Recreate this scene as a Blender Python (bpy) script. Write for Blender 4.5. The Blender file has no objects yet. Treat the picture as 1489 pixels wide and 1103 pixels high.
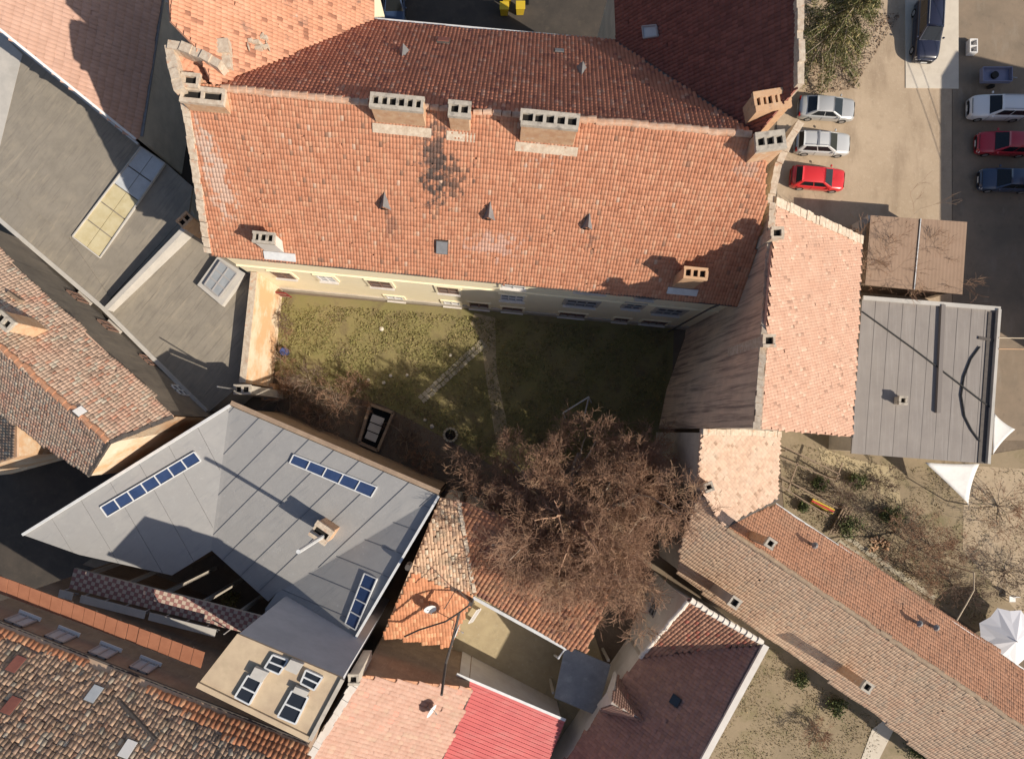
import bpy, bmesh, math, random
import numpy as np
from mathutils import Vector, Matrix
random.seed(7); RNG = np.random.default_rng(7)
S = bpy.context.scene
COL = S.collection
R = math.radians

# ------------------------------------------------------------------ camera, sky, sun, exposure
CAM_H = 55.0                       # drone height in metres
PXM = 18.0                         # photo pixels per metre at ground level
NX, NY = 715.0, 625.0              # the point straight below the drone, in photo pixels
cam_d = bpy.data.cameras.new('drone_camera'); cam = bpy.data.objects.new('drone_camera', cam_d); COL.objects.link(cam)
cam.location = (0, 0, CAM_H)
cam_d.sensor_width = 36.0; cam_d.lens = PXM * CAM_H / 1489.0 * 36.0
cam_d.shift_x = (744.5 - NX) / 1489.0; cam_d.shift_y = (NY - 551.5) / 1489.0
cam_d.clip_end = 1000
S.camera = cam

SUN_EL = 36.0
SUN_DIR = Vector((0.853, -0.522, 0)).normalized() * math.cos(R(SUN_EL)) + Vector((0, 0, math.sin(R(SUN_EL))))
world = bpy.data.worlds.new('World'); S.world = world; world.use_nodes = True
wn = world.node_tree.nodes; wl = world.node_tree.links
bg = wn['Background']; bg.inputs['Strength'].default_value = 0.085
sky = wn.new('ShaderNodeTexSky'); sky.sky_type = 'NISHITA'; sky.sun_disc = False
sky.sun_elevation = R(SUN_EL); sky.sun_rotation = math.atan2(SUN_DIR.x, SUN_DIR.y)
sky.altitude = 400; sky.dust_density = 2.0
wl.new(sky.outputs[0], bg.inputs['Color'])
sun_d = bpy.data.lights.new('sun', 'SUN'); sun = bpy.data.objects.new('sun', sun_d); COL.objects.link(sun)
sun_d.energy = 4.6; sun_d.angle = R(0.55); sun_d.color = (1.0, 0.90, 0.76)
sun.location = (60, -40, 60); sun.rotation_euler = (-SUN_DIR).to_track_quat('-Z', 'Y').to_euler()
S.view_settings.view_transform = 'Standard'; S.view_settings.look = 'None'
S.view_settings.exposure = 0.36; S.view_settings.gamma = 1.0; S.view_settings.use_curve_mapping = False

# ------------------------------------------------------------------ placing
def W(px, py, z=0.0):
    """the point at height z that the drone saw at photo pixel (px, py)"""
    s = (CAM_H - z) / CAM_H / PXM
    return Vector(((px - NX) * s, (NY - py) * s, z))

class Pl:
    def __init__(self, *p):
        a, b, c = [Vector(q) if isinstance(q, Vector) else W(*q) for q in p]
        self.n = (b - a).cross(c - a).normalized(); self.a = a
        if self.n.z < 0: self.n = -self.n
    def at(self, px, py):
        o = Vector((0, 0, CAM_H)); d = W(px, py, 0) - o
        return o + d * ((self.a - o).dot(self.n) / d.dot(self.n))
    def z(self, x, y):
        return self.a.z - ((x - self.a.x) * self.n.x + (y - self.a.y) * self.n.y) / self.n.z
    def up(self, x, y, d=0.0):
        return Vector((x, y, self.z(x, y) + d))
    def axes(self):
        v = Vector((self.n.x, self.n.y, 0))
        if v.length < 1e-5: v = Vector((0, -1, 0))
        v.normalize(); u = Vector((0, 0, 1)).cross(v).normalized()
        v = u.cross(self.n).normalized()
        if v.z > 0: v = -v
        return u, v                                    # along the row, down the slope

# ------------------------------------------------------------------ objects
ORG = {}
def tag(o, label=None, cat=None, group=None, kind=None):
    if label: o['label'] = label
    if cat: o['category'] = cat
    if group: o['group'] = group
    if kind: o['kind'] = kind
    return o
def thing(name, label, cat, loc, group=None):
    o = bpy.data.objects.new(name, None); COL.objects.link(o); o.location = loc
    o.empty_display_size = 0.3
    ORG[o.name] = Vector(loc)
    return tag(o, label, cat, group)
def link(name, me, parent=None, m=None):
    o = bpy.data.objects.new(name, me); COL.objects.link(o)
    if parent is not None:
        o.parent = parent; ORG[o.name] = ORG[parent.name]
    else: ORG[o.name] = Vector((0, 0, 0))
    return o
class MB:
    """collects shapes in world coordinates and links them as ONE mesh object"""
    def __init__(s): s.v = []; s.f = []
    def add(s, vs, fs):
        k = len(s.v); s.v += [tuple(v) for v in vs]; s.f += [tuple(i + k for i in f) for f in fs]; return s
    def quad(s, *p): return s.add(p, [tuple(range(len(p)))])
    def slab(s, top, t, n=(0, 0, 1)):
        """closed plate: the top outline and the same outline t lower along n"""
        n = Vector(n); k = len(top)
        a = sum(((Vector(top[i]).x * Vector(top[(i+1) % k]).y - Vector(top[(i+1) % k]).x * Vector(top[i]).y) for i in range(k)))
        if a < 0: top = list(reversed(top))
        bot = [Vector(p) - n * t for p in top]
        fs = [tuple(range(k)), tuple(range(2*k - 1, k - 1, -1))] + [(i, i + k, (i+1) % k + k, (i+1) % k) for i in range(k)]
        return s.add(list(top) + bot, fs)
    def prism(s, top, zb=0.0):
        k = len(top)
        a = sum(top[i][0] * top[(i+1) % k][1] - top[(i+1) % k][0] * top[i][1] for i in range(k))
        if a < 0: top = list(reversed(top))
        bot = [Vector((p[0], p[1], zb)) for p in top]
        fs = [tuple(range(k)), tuple(range(2*k - 1, k - 1, -1))] + [(i, i + k, (i+1) % k + k, (i+1) % k) for i in range(k)]
        return s.add(list(top) + bot, fs)
    def box(s, c, sx, sy, sz, X=(1, 0, 0), Y=(0, 1, 0), Z=(0, 0, 1)):
        c = Vector(c); X = Vector(X).normalized() * sx / 2; Y = Vector(Y).normalized() * sy / 2; Z = Vector(Z).normalized() * sz / 2
        vs = [c + X*i + Y*j + Z*k for i in (-1, 1) for j in (-1, 1) for k in (-1, 1)]
        return s.add(vs, [(0, 1, 3, 2), (4, 6, 7, 5), (0, 4, 5, 1), (2, 3, 7, 6), (0, 2, 6, 4), (1, 5, 7, 3)])
    def bar(s, p, q, w, h=None, up=(0, 0, 1)):
        p = Vector(p); q = Vector(q); h = h or w; d = (q - p)
        if d.length < 1e-6: return s
        X = d.normalized(); up = Vector(up)
        if abs(X.dot(up)) > .98: up = Vector((1, 0, 0))
        Y = up.cross(X).normalized(); Z = X.cross(Y)
        return s.box((p + q) / 2, d.length, w, h, X, Y, Z)
    def tube(s, pts, r, k=6, cap=True):
        pts = [Vector(p) for p in pts]; n = len(pts); rs = r if isinstance(r, (list, tuple)) else [r] * n
        vs = []; fs = []
        for i, p in enumerate(pts):
            d = (pts[min(i+1, n-1)] - pts[max(i-1, 0)])
            d = d.normalized() if d.length > 1e-6 else Vector((0, 0, 1))
            a = Vector((0, 0, 1)) if abs(d.z) < .9 else Vector((1, 0, 0))
            X = a.cross(d).normalized(); Y = d.cross(X)
            vs += [p + (X * math.cos(2*math.pi*j/k) + Y * math.sin(2*math.pi*j/k)) * rs[i] for j in range(k)]
        for i in range(n - 1):
            for j in range(k):
                fs.append((i*k + j, i*k + (j+1) % k, (i+1)*k + (j+1) % k, (i+1)*k + j))
        if cap: fs += [tuple(range(k-1, -1, -1)), tuple(range((n-1)*k, n*k))]
        return s.add(vs, fs)
    def dish(s, c, axis, r, depth, k=20, t=.02):
        c = Vector(c); A = Vector(axis).normalized(); a = Vector((0, 0, 1)) if abs(A.z) < .9 else Vector((1, 0, 0))
        X = a.cross(A).normalized(); Y = A.cross(X); rings = 4; vs = []; fs = []
        for side in (0, 1):
            for i in range(rings + 1):
                q = i / rings
                for j in range(k):
                    th = 2*math.pi*j/k
                    vs.append(c + (X*math.cos(th) + Y*math.sin(th)*1.08) * (r*q if q else r*.02) + A * (depth*q*q - side*t))
        nb = (rings + 1) * k
        for i in range(rings):
            for j in range(k):
                a0, a1, b0, b1 = i*k + j, i*k + (j+1) % k, (i+1)*k + j, (i+1)*k + (j+1) % k
                fs.append((a0, a1, b1, b0)); fs.append((nb + a0, nb + b0, nb + b1, nb + a1))
        for j in range(k):
            fs.append((rings*k + j, rings*k + (j+1) % k, nb + rings*k + (j+1) % k, nb + rings*k + j))
        fs.append(tuple(range(k))); return s.add(vs, fs)
    def build(s, name, mat, parent=None, smooth=False, kind=None, label=None, bevel=0):
        o0 = ORG[parent.name] if parent is not None else Vector((0, 0, 0))
        me = bpy.data.meshes.new(name)
        me.from_pydata([(v[0]-o0.x, v[1]-o0.y, v[2]-o0.z) for v in s.v], [], s.f); me.update()
        me.materials.append(mat)
        if smooth: me.shade_smooth()
        o = link(name, me, parent)
        if bevel:
            b = o.modifiers.new('bevel', 'BEVEL'); b.width = bevel; b.segments = 1
        if kind: o['kind'] = kind
        if label: o['label'] = label
        return o
def np_mesh(name, V, F, mat, parent=None, kind=None, smooth=False):
    """V (n,3) world, F (m,k) indices, all faces with k corners"""
    o0 = ORG[parent.name] if parent is not None else Vector((0, 0, 0))
    V = V - np.array(o0); me = bpy.data.meshes.new(name); k = F.shape[1]
    me.vertices.add(len(V)); me.vertices.foreach_set('co', V.astype(np.float32).ravel())
    me.loops.add(F.size); me.loops.foreach_set('vertex_index', F.astype(np.int32).ravel())
    me.polygons.add(len(F)); me.polygons.foreach_set('loop_start', np.arange(0, F.size, k, dtype=np.int32))
    me.polygons.foreach_set('loop_total', np.full(len(F), k, dtype=np.int32))
    if smooth: me.polygons.foreach_set('use_smooth', np.ones(len(F), dtype=bool))
    me.update(calc_edges=True); me.validate(); me.materials.append(mat)
    o = link(name, me, parent)
    if kind: o['kind'] = kind
    return o

# ------------------------------------------------------------------ polygons
def pip(px, py, poly):
    x = np.asarray(px); y = np.asarray(py); ins = np.zeros(x.shape, bool); n = len(poly); j = n - 1
    for i in range(n):
        xi, yi = poly[i]; xj, yj = poly[j]
        c = ((yi > y) != (yj > y)) & (x < (xj - xi) * (y - yi) / ((yj - yi) if yj != yi else 1e-12) + xi)
        ins ^= c; j = i
    return ins
def inset(poly, d):
    """shrinks a plan outline (list of xy) by d"""
    p = [Vector((q[0], q[1])) for q in poly]; n = len(p)
    a = sum(p[i].x*p[(i+1) % n].y - p[(i+1) % n].x*p[i].y for i in range(n))
    sg = 1 if a > 0 else -1; out = []
    for i in range(n):
        e0 = (p[i] - p[i-1]).normalized(); e1 = (p[(i+1) % n] - p[i]).normalized()
        n0 = Vector((-e0.y, e0.x)) * sg; n1 = Vector((-e1.y, e1.x)) * sg
        m = n0 + n1; k = 1 + n0.dot(n1)
        out.append(p[i] + m * (d / max(k, .3)))
    return out
def clip(poly, n, c):
    """keeps the part of a 2D polygon with n.p <= c"""
    out = []
    for i in range(len(poly)):
        a, b = poly[i-1], poly[i]; da = a[0]*n[0] + a[1]*n[1] - c; db = b[0]*n[0] + b[1]*n[1] - c
        if (da < 0) != (db < 0):
            t = da / (da - db); out.append((a[0] + (b[0]-a[0])*t, a[1] + (b[1]-a[1])*t))
        if db <= 0: out.append(b)
    return out

# ------------------------------------------------------------------ materials
def mk(name, c, c2=None, ns=2.0, lo=.35, hi=.65, rough=.9, island=0.0, layers=(), stains=(), bump=0.0, bscale=30,
       metallic=0.0, stretch=None, spec=.3, icol=None, coat=0.0):
    m = bpy.data.materials.new(name); m.use_nodes = True; t = m.node_tree; N = t.nodes; L = t.links
    b = N['Principled BSDF']; b.inputs['Roughness'].default_value = rough; b.inputs['Metallic'].default_value = metallic
    b.inputs['Specular IOR Level'].default_value = spec; b.inputs['Coat Weight'].default_value = coat
    geo = N.new('ShaderNodeNewGeometry')
    def vec(st, rot=0.0):
        mp = N.new('ShaderNodeMapping'); L.new(geo.outputs['Position'], mp.inputs['Vector'])
        if rot:
            mp.inputs['Rotation'].default_value = (0, 0, rot); m2 = N.new('ShaderNodeMapping'); L.new(mp.outputs[0], m2.inputs['Vector']); mp = m2
        if st: mp.inputs['Scale'].default_value = st
        return mp.outputs[0]
    def noise(sc, st=None, det=5, rot=0.0):
        n = N.new('ShaderNodeTexNoise'); n.inputs['Scale'].default_value = sc; n.inputs['Detail'].default_value = det
        n.inputs['Roughness'].default_value = .65
        L.new(vec(st, rot), n.inputs['Vector']); return n.outputs['Fac']
    def rng(x, lo, hi, a=0., z=1.):
        r = N.new('ShaderNodeMapRange'); r.inputs['From Min'].default_value = lo; r.inputs['From Max'].default_value = hi
        r.inputs['To Min'].default_value = a; r.inputs['To Max'].default_value = z
        L.new(x, r.inputs['Value']); return r.outputs[0]
    def mix(f, a, bcol, blend='MIX'):
        x = N.new('ShaderNodeMix'); x.data_type = 'RGBA'; x.blend_type = blend
        for s_, v in ((0, f), (6, a), (7, bcol)):
            if isinstance(v, (float, int)): x.inputs[s_].default_value = v
            elif isinstance(v, tuple): x.inputs[s_].default_value = (*v, 1) if len(v) == 3 else v
            else: L.new(v, x.inputs[s_])
        return x.outputs[2]
    col = c
    if c2 is not None: col = mix(rng(noise(ns, stretch), lo, hi), c, c2)
    if island:
        ri = geo.outputs['Random Per Island']
        if icol:
            for k, (cc, frac) in enumerate(icol):
                mu = N.new('ShaderNodeMath'); mu.operation = 'MULTIPLY'; mu.inputs[1].default_value = 7.31 + 5.77*k; L.new(ri, mu.inputs[0])
                fr = N.new('ShaderNodeMath'); fr.operation = 'FRACT'; L.new(mu.outputs[0], fr.inputs[0])
                lt = N.new('ShaderNodeMath'); lt.operation = 'LESS_THAN'; lt.inputs[1].default_value = frac; L.new(fr.outputs[0], lt.inputs[0])
                col = mix(lt.outputs[0], col, cc)
        v = rng(ri, 0, 1, 1 - island, 1 + island)
        cb = N.new('ShaderNodeCombineColor'); [L.new(v, cb.inputs[i]) for i in range(3)]
        col = mix(1.0, col, cb.outputs[0], 'MULTIPLY')
    for ly in layers:
        cc, sc, l0, l1 = ly[:4]; st = ly[4] if len(ly) > 4 else None; am = ly[5] if len(ly) > 5 else 1.0
        rot = ly[6] if len(ly) > 6 else 0.0
        col = mix(rng(noise(sc, st, 6, rot), l0, l1, 0, am), col, cc)
    for (cen, rad, cc, am) in stains:
        mp = N.new('ShaderNodeMapping'); mp.vector_type = 'POINT'
        mp.inputs['Location'].default_value = [-cen[i]/rad[i] for i in range(3)]
        mp.inputs['Scale'].default_value = [1/r_ for r_ in rad]
        L.new(geo.outputs['Position'], mp.inputs['Vector'])
        ln = N.new('ShaderNodeVectorMath'); ln.operation = 'LENGTH'; L.new(mp.outputs[0], ln.inputs[0])
        nz = rng(noise(2.2, None, 6), .25, .75, -.75, .75)
        ad = N.new('ShaderNodeMath'); ad.operation = 'ADD'; L.new(ln.outputs['Value'], ad.inputs[0]); L.new(nz, ad.inputs[1])
        if island:
            nr = rng(geo.outputs['Random Per Island'], 0, 1, -.35, .35)
            a2 = N.new('ShaderNodeMath'); a2.operation = 'ADD'; L.new(ad.outputs[0], a2.inputs[0]); L.new(nr, a2.inputs[1]); ad = a2
        col = mix(rng(ad.outputs[0], .55, 1.0, am, 0.0), col, cc)
    if isinstance(col, tuple): b.inputs['Base Color'].default_value = (*col, 1)
    else: L.new(col, b.inputs['Base Color'])
    if bump:
        bp = N.new('ShaderNodeBump'); bp.inputs['Strength'].default_value = bump; bp.inputs['Distance'].default_value = .03
        L.new(noise(bscale), bp.inputs['Height']); L.new(bp.outputs[0], b.inputs['Normal'])
    return m

# ------------------------------------------------------------------ roofs
def roof_deck(parent, pl, poly, mat, name='roof', t=.14, drop=.03):
    top = [pl.at(*p) - pl.n * drop for p in poly]
    return MB().slab(top, t, pl.n).build(name, mat, parent)
def roof_tiles(parent, pl, poly, mat, w=.2, l=.33, pan=.045, lip=.035, jit=.006, turn=.02, grow=0.0, name='roof_tiles', miss=0.0, u_dir=None):
    u, v = pl.axes(); n = pl.n
    if u_dir is not None:
        u = (u_dir - n * u_dir.dot(n)).normalized(); v = u.cross(n).normalized()
        if v.z > 0: v = -v
    o = pl.at(*poly[0]); P2 = [((p - o).dot(u), (p - o).dot(v)) for p in [pl.at(*q) for q in poly]]
    us = [p[0] for p in P2]; vs = [p[1] for p in P2]
    gu = np.arange(min(us), max(us) + w, w); gv = np.arange(min(vs), max(vs) + l, l)
    A, B = np.meshgrid(gu, gv); rows = np.arange(len(gv))[:, None]
    if pan == 0: A = A + (rows % 2) * w / 2
    A = A.ravel(); B = B.ravel(); k = pip(A, B, P2); A = A[k]; B = B[k]
    if miss: kk = RNG.random(len(A)) > miss; A = A[kk]; B = B[kk]
    m = len(A)
    if m == 0: return None
    if pan: cu = np.array([-.5, -.22, .22, .5]); ch = np.array([0., pan, pan, 0.])
    else: cu = np.array([-.49, -.48, .48, .49]); ch = np.array([-.03, 0., 0., -.03])
    a = RNG.normal(0, turn, m); hj = RNG.normal(0, jit, m); lj = RNG.normal(0, jit*2, m) + .035*np.sin(A*.55 + B*.2) + .02*np.sin(A*1.7 + 1.0)
    hj = hj + .038 + .026*np.sin(A*.42 + .8)*np.sin(B*.5 + .3) + .015*np.sin(A*1.3 + B*.9); sl = RNG.random(m) < .008; a = np.where(sl, RNG.normal(0, .22, m), a); lj = np.where(sl, lj + RNG.uniform(.03, .14, m), lj)
    V = np.zeros((m, 12, 3)); U_, V_, N_ = [np.array(x) for x in (u, v, n)]; O = np.array(o)
    for r_, (lv, lh) in enumerate(((-.56, 0.0), (.5, lip), (.5, -.02))):
        for c_ in range(4):
            lu = cu[c_] * w; lvv = lv * l
            uu = A + lu*np.cos(a) - lvv*np.sin(a); vv = B + lu*np.sin(a) + lvv*np.cos(a) + lj
            hh = (ch[c_] + lh + hj) if r_ < 2 else np.full(m, -.02)
            V[:, r_*4 + c_, :] = O + uu[:, None]*U_ + vv[:, None]*V_ + hh[:, None]*N_
    f = np.array([[r_*4 + c_, (r_+1)*4 + c_, (r_+1)*4 + c_ + 1, r_*4 + c_ + 1] for r_ in (0, 1) for c_ in (0, 1, 2)])
    if np.dot(np.cross(U_, V_), N_) > 0: f = f[:, ::-1].copy(); f = f[:, ::-1].copy()
    F = (np.arange(m)[:, None, None]*12 + f[None]).reshape(-1, 4)
    return np_mesh(name, V.reshape(-1, 3), F, mat, parent, kind='stuff')
_rt = {}
def half_tile_mesh(length, r, mat):
    key = (length, r, mat.name)
    if key not in _rt:
        vs = []; fs = []; k = 5
        for (x, rr, dz) in ((-length*.54, r*.86, 0), (length*.5, r*1.06, .025)):
            for j in range(k + 1):
                th = math.pi * j / k; vs.append((x, math.cos(th)*rr, math.sin(th)*rr*.85 + dz))
        for j in range(k): fs.append((j, j+1, k+2+j, k+1+j))
        fs.append(tuple(range(k+1))); fs.append(tuple(range(2*k+1, k, -1)))
        me = bpy.data.meshes.new('ridge_tile'); me.from_pydata(vs, [], fs); me.update(); me.materials.append(mat); _rt[key] = me
    return _rt[key]
def ridge_tiles(parent, p, q, mat, length=.42, r=.15, name='ridge_tile', jit=.02, lift=.0):
    """half-round tiles in a row from p to q, each an object"""
    p = Vector(p); q = Vector(q); d = q - p; k = max(1, int(d.length / length)); me = half_tile_mesh(length, r, mat)
    X = d.normalized(); Y = Vector((0, 0, 1)).cross(X).normalized(); Z = X.cross(Y)
    rot = Matrix((X, Y, Z)).transposed()
    for i in range(k):
        c = p + d * ((i + .5) / k) + Z * (lift + random.gauss(0, jit*.5)) + Y * random.gauss(0, jit)
        o = link(name, me, parent)
        M = (rot @ Matrix.Rotation(random.gauss(0, .06), 3, 'Z')).to_4x4(); M.translation = c - ORG[parent.name]
        o.matrix_local = M
def coping(parent, pts, mat, w=.3, h=.14, name='coping', up=.0):
    mb = MB()
    for a, b in zip(pts[:-1], pts[1:]):
        mb.bar(Vector(a) + Vector((0, 0, up)), Vector(b) + Vector((0, 0, up)), w, h)
    return mb.build(name, mat, parent)
def rough_coping(parent, p, q, mat, w=.3, h=.16, step=.3, name='coping'):
    """lumpy mortar band from p to q"""
    p = Vector(p); q = Vector(q); d = q - p; step = min(step, .34); k = max(2, int(d.length / step)); mb = MB()
    for i in range(k):
        a = p + d*(i/k); b = p + d*((i+1.02)/k); j = Vector((random.gauss(0, .018), random.gauss(0, .018), random.gauss(0, .015)))
        mb.bar(a + j, b + j, w*random.uniform(.88, 1.12), h*random.uniform(.85, 1.15))
    return mb.build(name, mat, parent)
def body(mb, pl, poly, ins=.25, zb=0.0, drop=.2):
    pts = [pl.at(*p) for p in poly]; q = inset(pts, ins)
    return mb.prism([Vector((a.x, a.y, max(pl.z(a.x, a.y) - drop, zb + .1))) for a in q], zb)

# ------------------------------------------------------------------ details on buildings
def chimney(parent, c, z0, z1, wx, wy, X, m_body, m_cap, holes=(2, 1), name='chimney', label=None, cap=.05, soot=None, stub=True):
    """masonry stack with open flues; c = plan centre, X = long axis in plan"""
    X = Vector((X[0], X[1], 0)).normalized(); Y = Vector((-X.y, X.x, 0)); c = Vector((c[0], c[1], 0))
    b = MB().box(c + Vector((0, 0, (z0+z1-.22)/2)), wx, wy, z1-.22-z0, X, Y).build(name, m_body, parent, label=label, bevel=.02)
    nx, ny = holes; t = .16; W_, D_ = wx + 2*cap, wy + 2*cap; zc = z1 - .11
    mb = MB(); hx = (W_ - t*(nx+1)) / nx; hy = (D_ - t*(ny+1)) / ny
    if hy > .45: ty = (D_ - .4*ny) / (ny+1); hy = .4
    else: ty = t
    for j in range(ny + 1):
        mb.box(c + Y*(-D_/2 + ty/2 + j*(hy+ty)) + Vector((random.gauss(0, .015), 0, zc + random.uniform(-.03, .02))), W_*random.uniform(.97, 1.02), ty, .24, X, Vector((-X.y + random.gauss(0, .02), X.x, 0)))
    for j in range(ny):
        for i in range(nx + 1):
            mb.box(c + X*(-W_/2 + t/2 + i*(hx+t)) + Y*(-D_/2 + ty + hy/2 + j*(hy+ty)) + Vector((random.gauss(0, .02), 0, zc - random.uniform(.01, .05))), t*random.uniform(.7, 1.15), hy - .002, .236, X, Y)
    mb.build('chimney_cap', m_cap, b)
    MB().box(c + Vector((0, 0, z1 - .215)), wx*.96, wy*.96, .012, X, Y).build('flue_floor', soot, b)
    return b
def roof_window(parent, pl, quad, m_frame, m_glass, nu=1, nv=1, h=.16, fw=.09, name='skylight', curb=None):
    """frame standing on a roof plane with glass panes; quad = four photo corners in order"""
    p = [pl.at(*q) for q in quad]; n = pl.n; mb = MB()
    lf = lambda s, t: (p[0]*(1-s) + p[1]*s)*(1-t) + (p[3]*(1-s) + p[2]*s)*t
    for i in range(nv + 1):
        mb.bar(lf(0, i/nv) + n*h/2, lf(1, i/nv) + n*h/2, fw, h, n)
    for i in range(nu + 1):
        mb.bar(lf(i/nu, 0) + n*(h/2 - .004), lf(i/nu, 1) + n*(h/2 - .004), fw, h, n)
    fr = mb.build(name, m_frame, parent)
    for i in range(nu):
        for j in range(nv):
            q = [lf(i/nu, j/nv), lf((i+1)/nu, j/nv), lf((i+1)/nu, (j+1)/nv), lf(i/nu, (j+1)/nv)]
            MB().slab([x + n*(h*.6) for x in q], .03, n).build('pane', m_glass, fr)
    return fr
def wall_window(parent, c, X, out, w, h, m_frame, m_glass, sill=None, nx=2, ny=2, name='window', arch=False, surround=None):
    """c = centre on the wall face, X along the wall, out = outward normal"""
    c = Vector(c); X = Vector(X).normalized(); O = Vector(out).normalized(); Z = Vector((0, 0, 1)); f = .09; mb = MB()
    for i in range(ny + 1): mb.box(c + Z*(h*(i/ny - .5)) + O*.05, w + f, f, .1, X, Z, O)
    for i in range(nx + 1): mb.box(c + X*(w*(i/nx - .5)) + O*.047, f, h + f, .094, X, Z, O)
    fr = mb.build(name, m_frame, parent)
    for i in range(nx):
        for j in range(ny):
            MB().box(c + X*(w*((i+.5)/nx - .5)) + Z*(h*((j+.5)/ny - .5)) + O*.02, w/nx - .02, h/ny - .02, .03, X, Z, O).build('pane', m_glass, fr)
    if sill: MB().box(c - Z*(h/2 + .1) + O*.12, w + .3, .08, .24, X, Z, O).build('sill', sill, fr)
    if surround:
        mb = MB(); s = .2
        mb.box(c + Z*(h/2 + f/2 + s/2) + O*.04, w + 2*s + f, s - .01, .08, X, Z, O)
        for e in (-1, 1): mb.box(c + X*e*(w/2 + f/2 + s/2) + O*.04, s - .004, h + f, .08, X, Z, O)
        mb.build('surround', surround, fr)
    return fr

# ------------------------------------------------------------------ vegetation
def tubes_np(segs, k):
    P = np.array([s[0] for s in segs], float); Q = np.array([s[1] for s in segs], float)
    r0 = np.array([s[2] for s in segs])[:, None, None]; r1 = np.array([s[3] for s in segs])[:, None, None]
    D = Q - P; D /= np.maximum(np.linalg.norm(D, axis=1, keepdims=True), 1e-9)
    a = np.where(np.abs(D[:, 2:3]) < .9, np.array([[0, 0, 1.]]), np.array([[1., 0, 0]]))
    X = np.cross(a, D); X /= np.linalg.norm(X, axis=1, keepdims=True); Y = np.cross(D, X)
    th = np.arange(k) * 2*np.pi/k; ring = X[:, None, :]*np.cos(th)[None, :, None] + Y[:, None, :]*np.sin(th)[None, :, None]
    V = np.concatenate([P[:, None, :] + ring*r0, Q[:, None, :] + ring*r1], axis=1)
    f = np.array([[j, (j+1) % k, k + (j+1) % k, k + j] for j in range(k)])
    F = (np.arange(len(P))[:, None, None]*2*k + f[None]).reshape(-1, 4)
    return V.reshape(-1, 3), F
def rand_dir(d, ang, rg):
    d = d.normalized(); a = Vector((0, 0, 1)) if abs(d.z) < .9 else Vector((1, 0, 0))
    X = a.cross(d).normalized(); Y = d.cross(X); t = rg.uniform(0, 2*math.pi)
    return (d*math.cos(ang) + (X*math.cos(t) + Y*math.sin(t))*math.sin(ang)).normalized()
def grow(segs, p, d, L, r, lv, rg, up=.1, kids=(4, 6), ang=(.4, .9), wig=.16, shrink=(.5, .72), minr=.012):
    n = 4 if lv > 1 else (3 if lv == 1 else 2); pts = [p]; rr = [r]
    for i in range(n):
        d = (d + Vector((rg.gauss(0, wig), rg.gauss(0, wig), rg.gauss(0, wig) + up))).normalized()
        q = pts[-1] + d * (L / n); r2 = max(r * (1 - .62*(i+1)/n), minr)
        segs.append((pts[-1], q, rr[-1], r2, lv)); pts.append(q); rr.append(r2)
    if lv == 0: return
    for c in range(rg.randint(*kids)):
        t = rg.uniform(.25, 1.0); i = min(int(t*n), n-1); f = t*n - i
        b = pts[i].lerp(pts[i+1], f); br = rr[i]*(1-f) + rr[i+1]*f
        dd = (pts[i+1] - pts[i]).normalized()
        grow(segs, b, rand_dir(dd, rg.uniform(*ang), rg), L*rg.uniform(*shrink), max(br*.62, minr), lv-1, rg, up, kids, ang, wig, shrink, minr)
def bare_tree(name, label, cat, base, trunk_h, r, limbs, seed, m_bark, m_twig, lv=4, group=None, kids=(4, 6), up=.08, minr=.014, ang=(.4, .9), wig=.16, lean=(0, 0)):
    """limbs: (azimuth deg, rise 0..1, length)"""
    rg = random.Random(seed); t = thing(name, label, cat, base, group); base = Vector(base); segs = []
    top = base + Vector((lean[0], lean[1], trunk_h))
    if trunk_h > .3:
        n = 5
        for i in range(n):
            a = base.lerp(top, i/n); b = base.lerp(top, (i+1)/n)
            segs.append((a, b, r*(1.25 - .35*i/n if i else 1.5), r*(1.25 - .35*(i+1)/n), 9))
    for (az, rise, L, *own) in limbs:
        d = Vector((math.cos(R(az))*(1-rise), math.sin(R(az))*(1-rise), rise)).normalized()
        grow(segs, top, d, L, r*.62, own[0] if own else lv, rg, up if not own else .1, kids if not own else (5, 7), ang, wig if not own else wig*.4, (.5, .72) if not own else (.18, .34), minr)
    thick = [s for s in segs if s[4] >= max(lv-1, 1)]; thin = [s for s in segs if s[4] < max(lv-1, 1)]
    V, F = tubes_np(thick, 6); np_mesh('trunk', V, F, m_bark, t, smooth=True)
    V, F = tubes_np(thin, 3); np_mesh('crown', V, F, m_twig, t, 'stuff')
    return t
def leaf_cloud(name, pts, size, mat, parent=None, kind=None, droop=.0, asp=2.0):
    P = np.array(pts, float); m = len(P); a = RNG.uniform(0, 2*np.pi, m); b = RNG.normal(0, .6, m)
    D = np.stack([np.cos(a)*np.cos(b), np.sin(a)*np.cos(b), np.sin(b) - droop], 1); D /= np.linalg.norm(D, axis=1, keepdims=True)
    T = RNG.normal(0, 1, (m, 3)); X = np.cross(D, T); X /= np.linalg.norm(X, axis=1, keepdims=True)
    s = RNG.uniform(.6, 1.3, m)[:, None] * size
    V = np.stack([P - D*s*asp/2, P + X*s/2, P + D*s*asp/2, P - X*s/2], 1).reshape(-1, 3)
    return np_mesh(name, V, np.arange(m*4).reshape(m, 4), mat, parent, kind)
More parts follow.
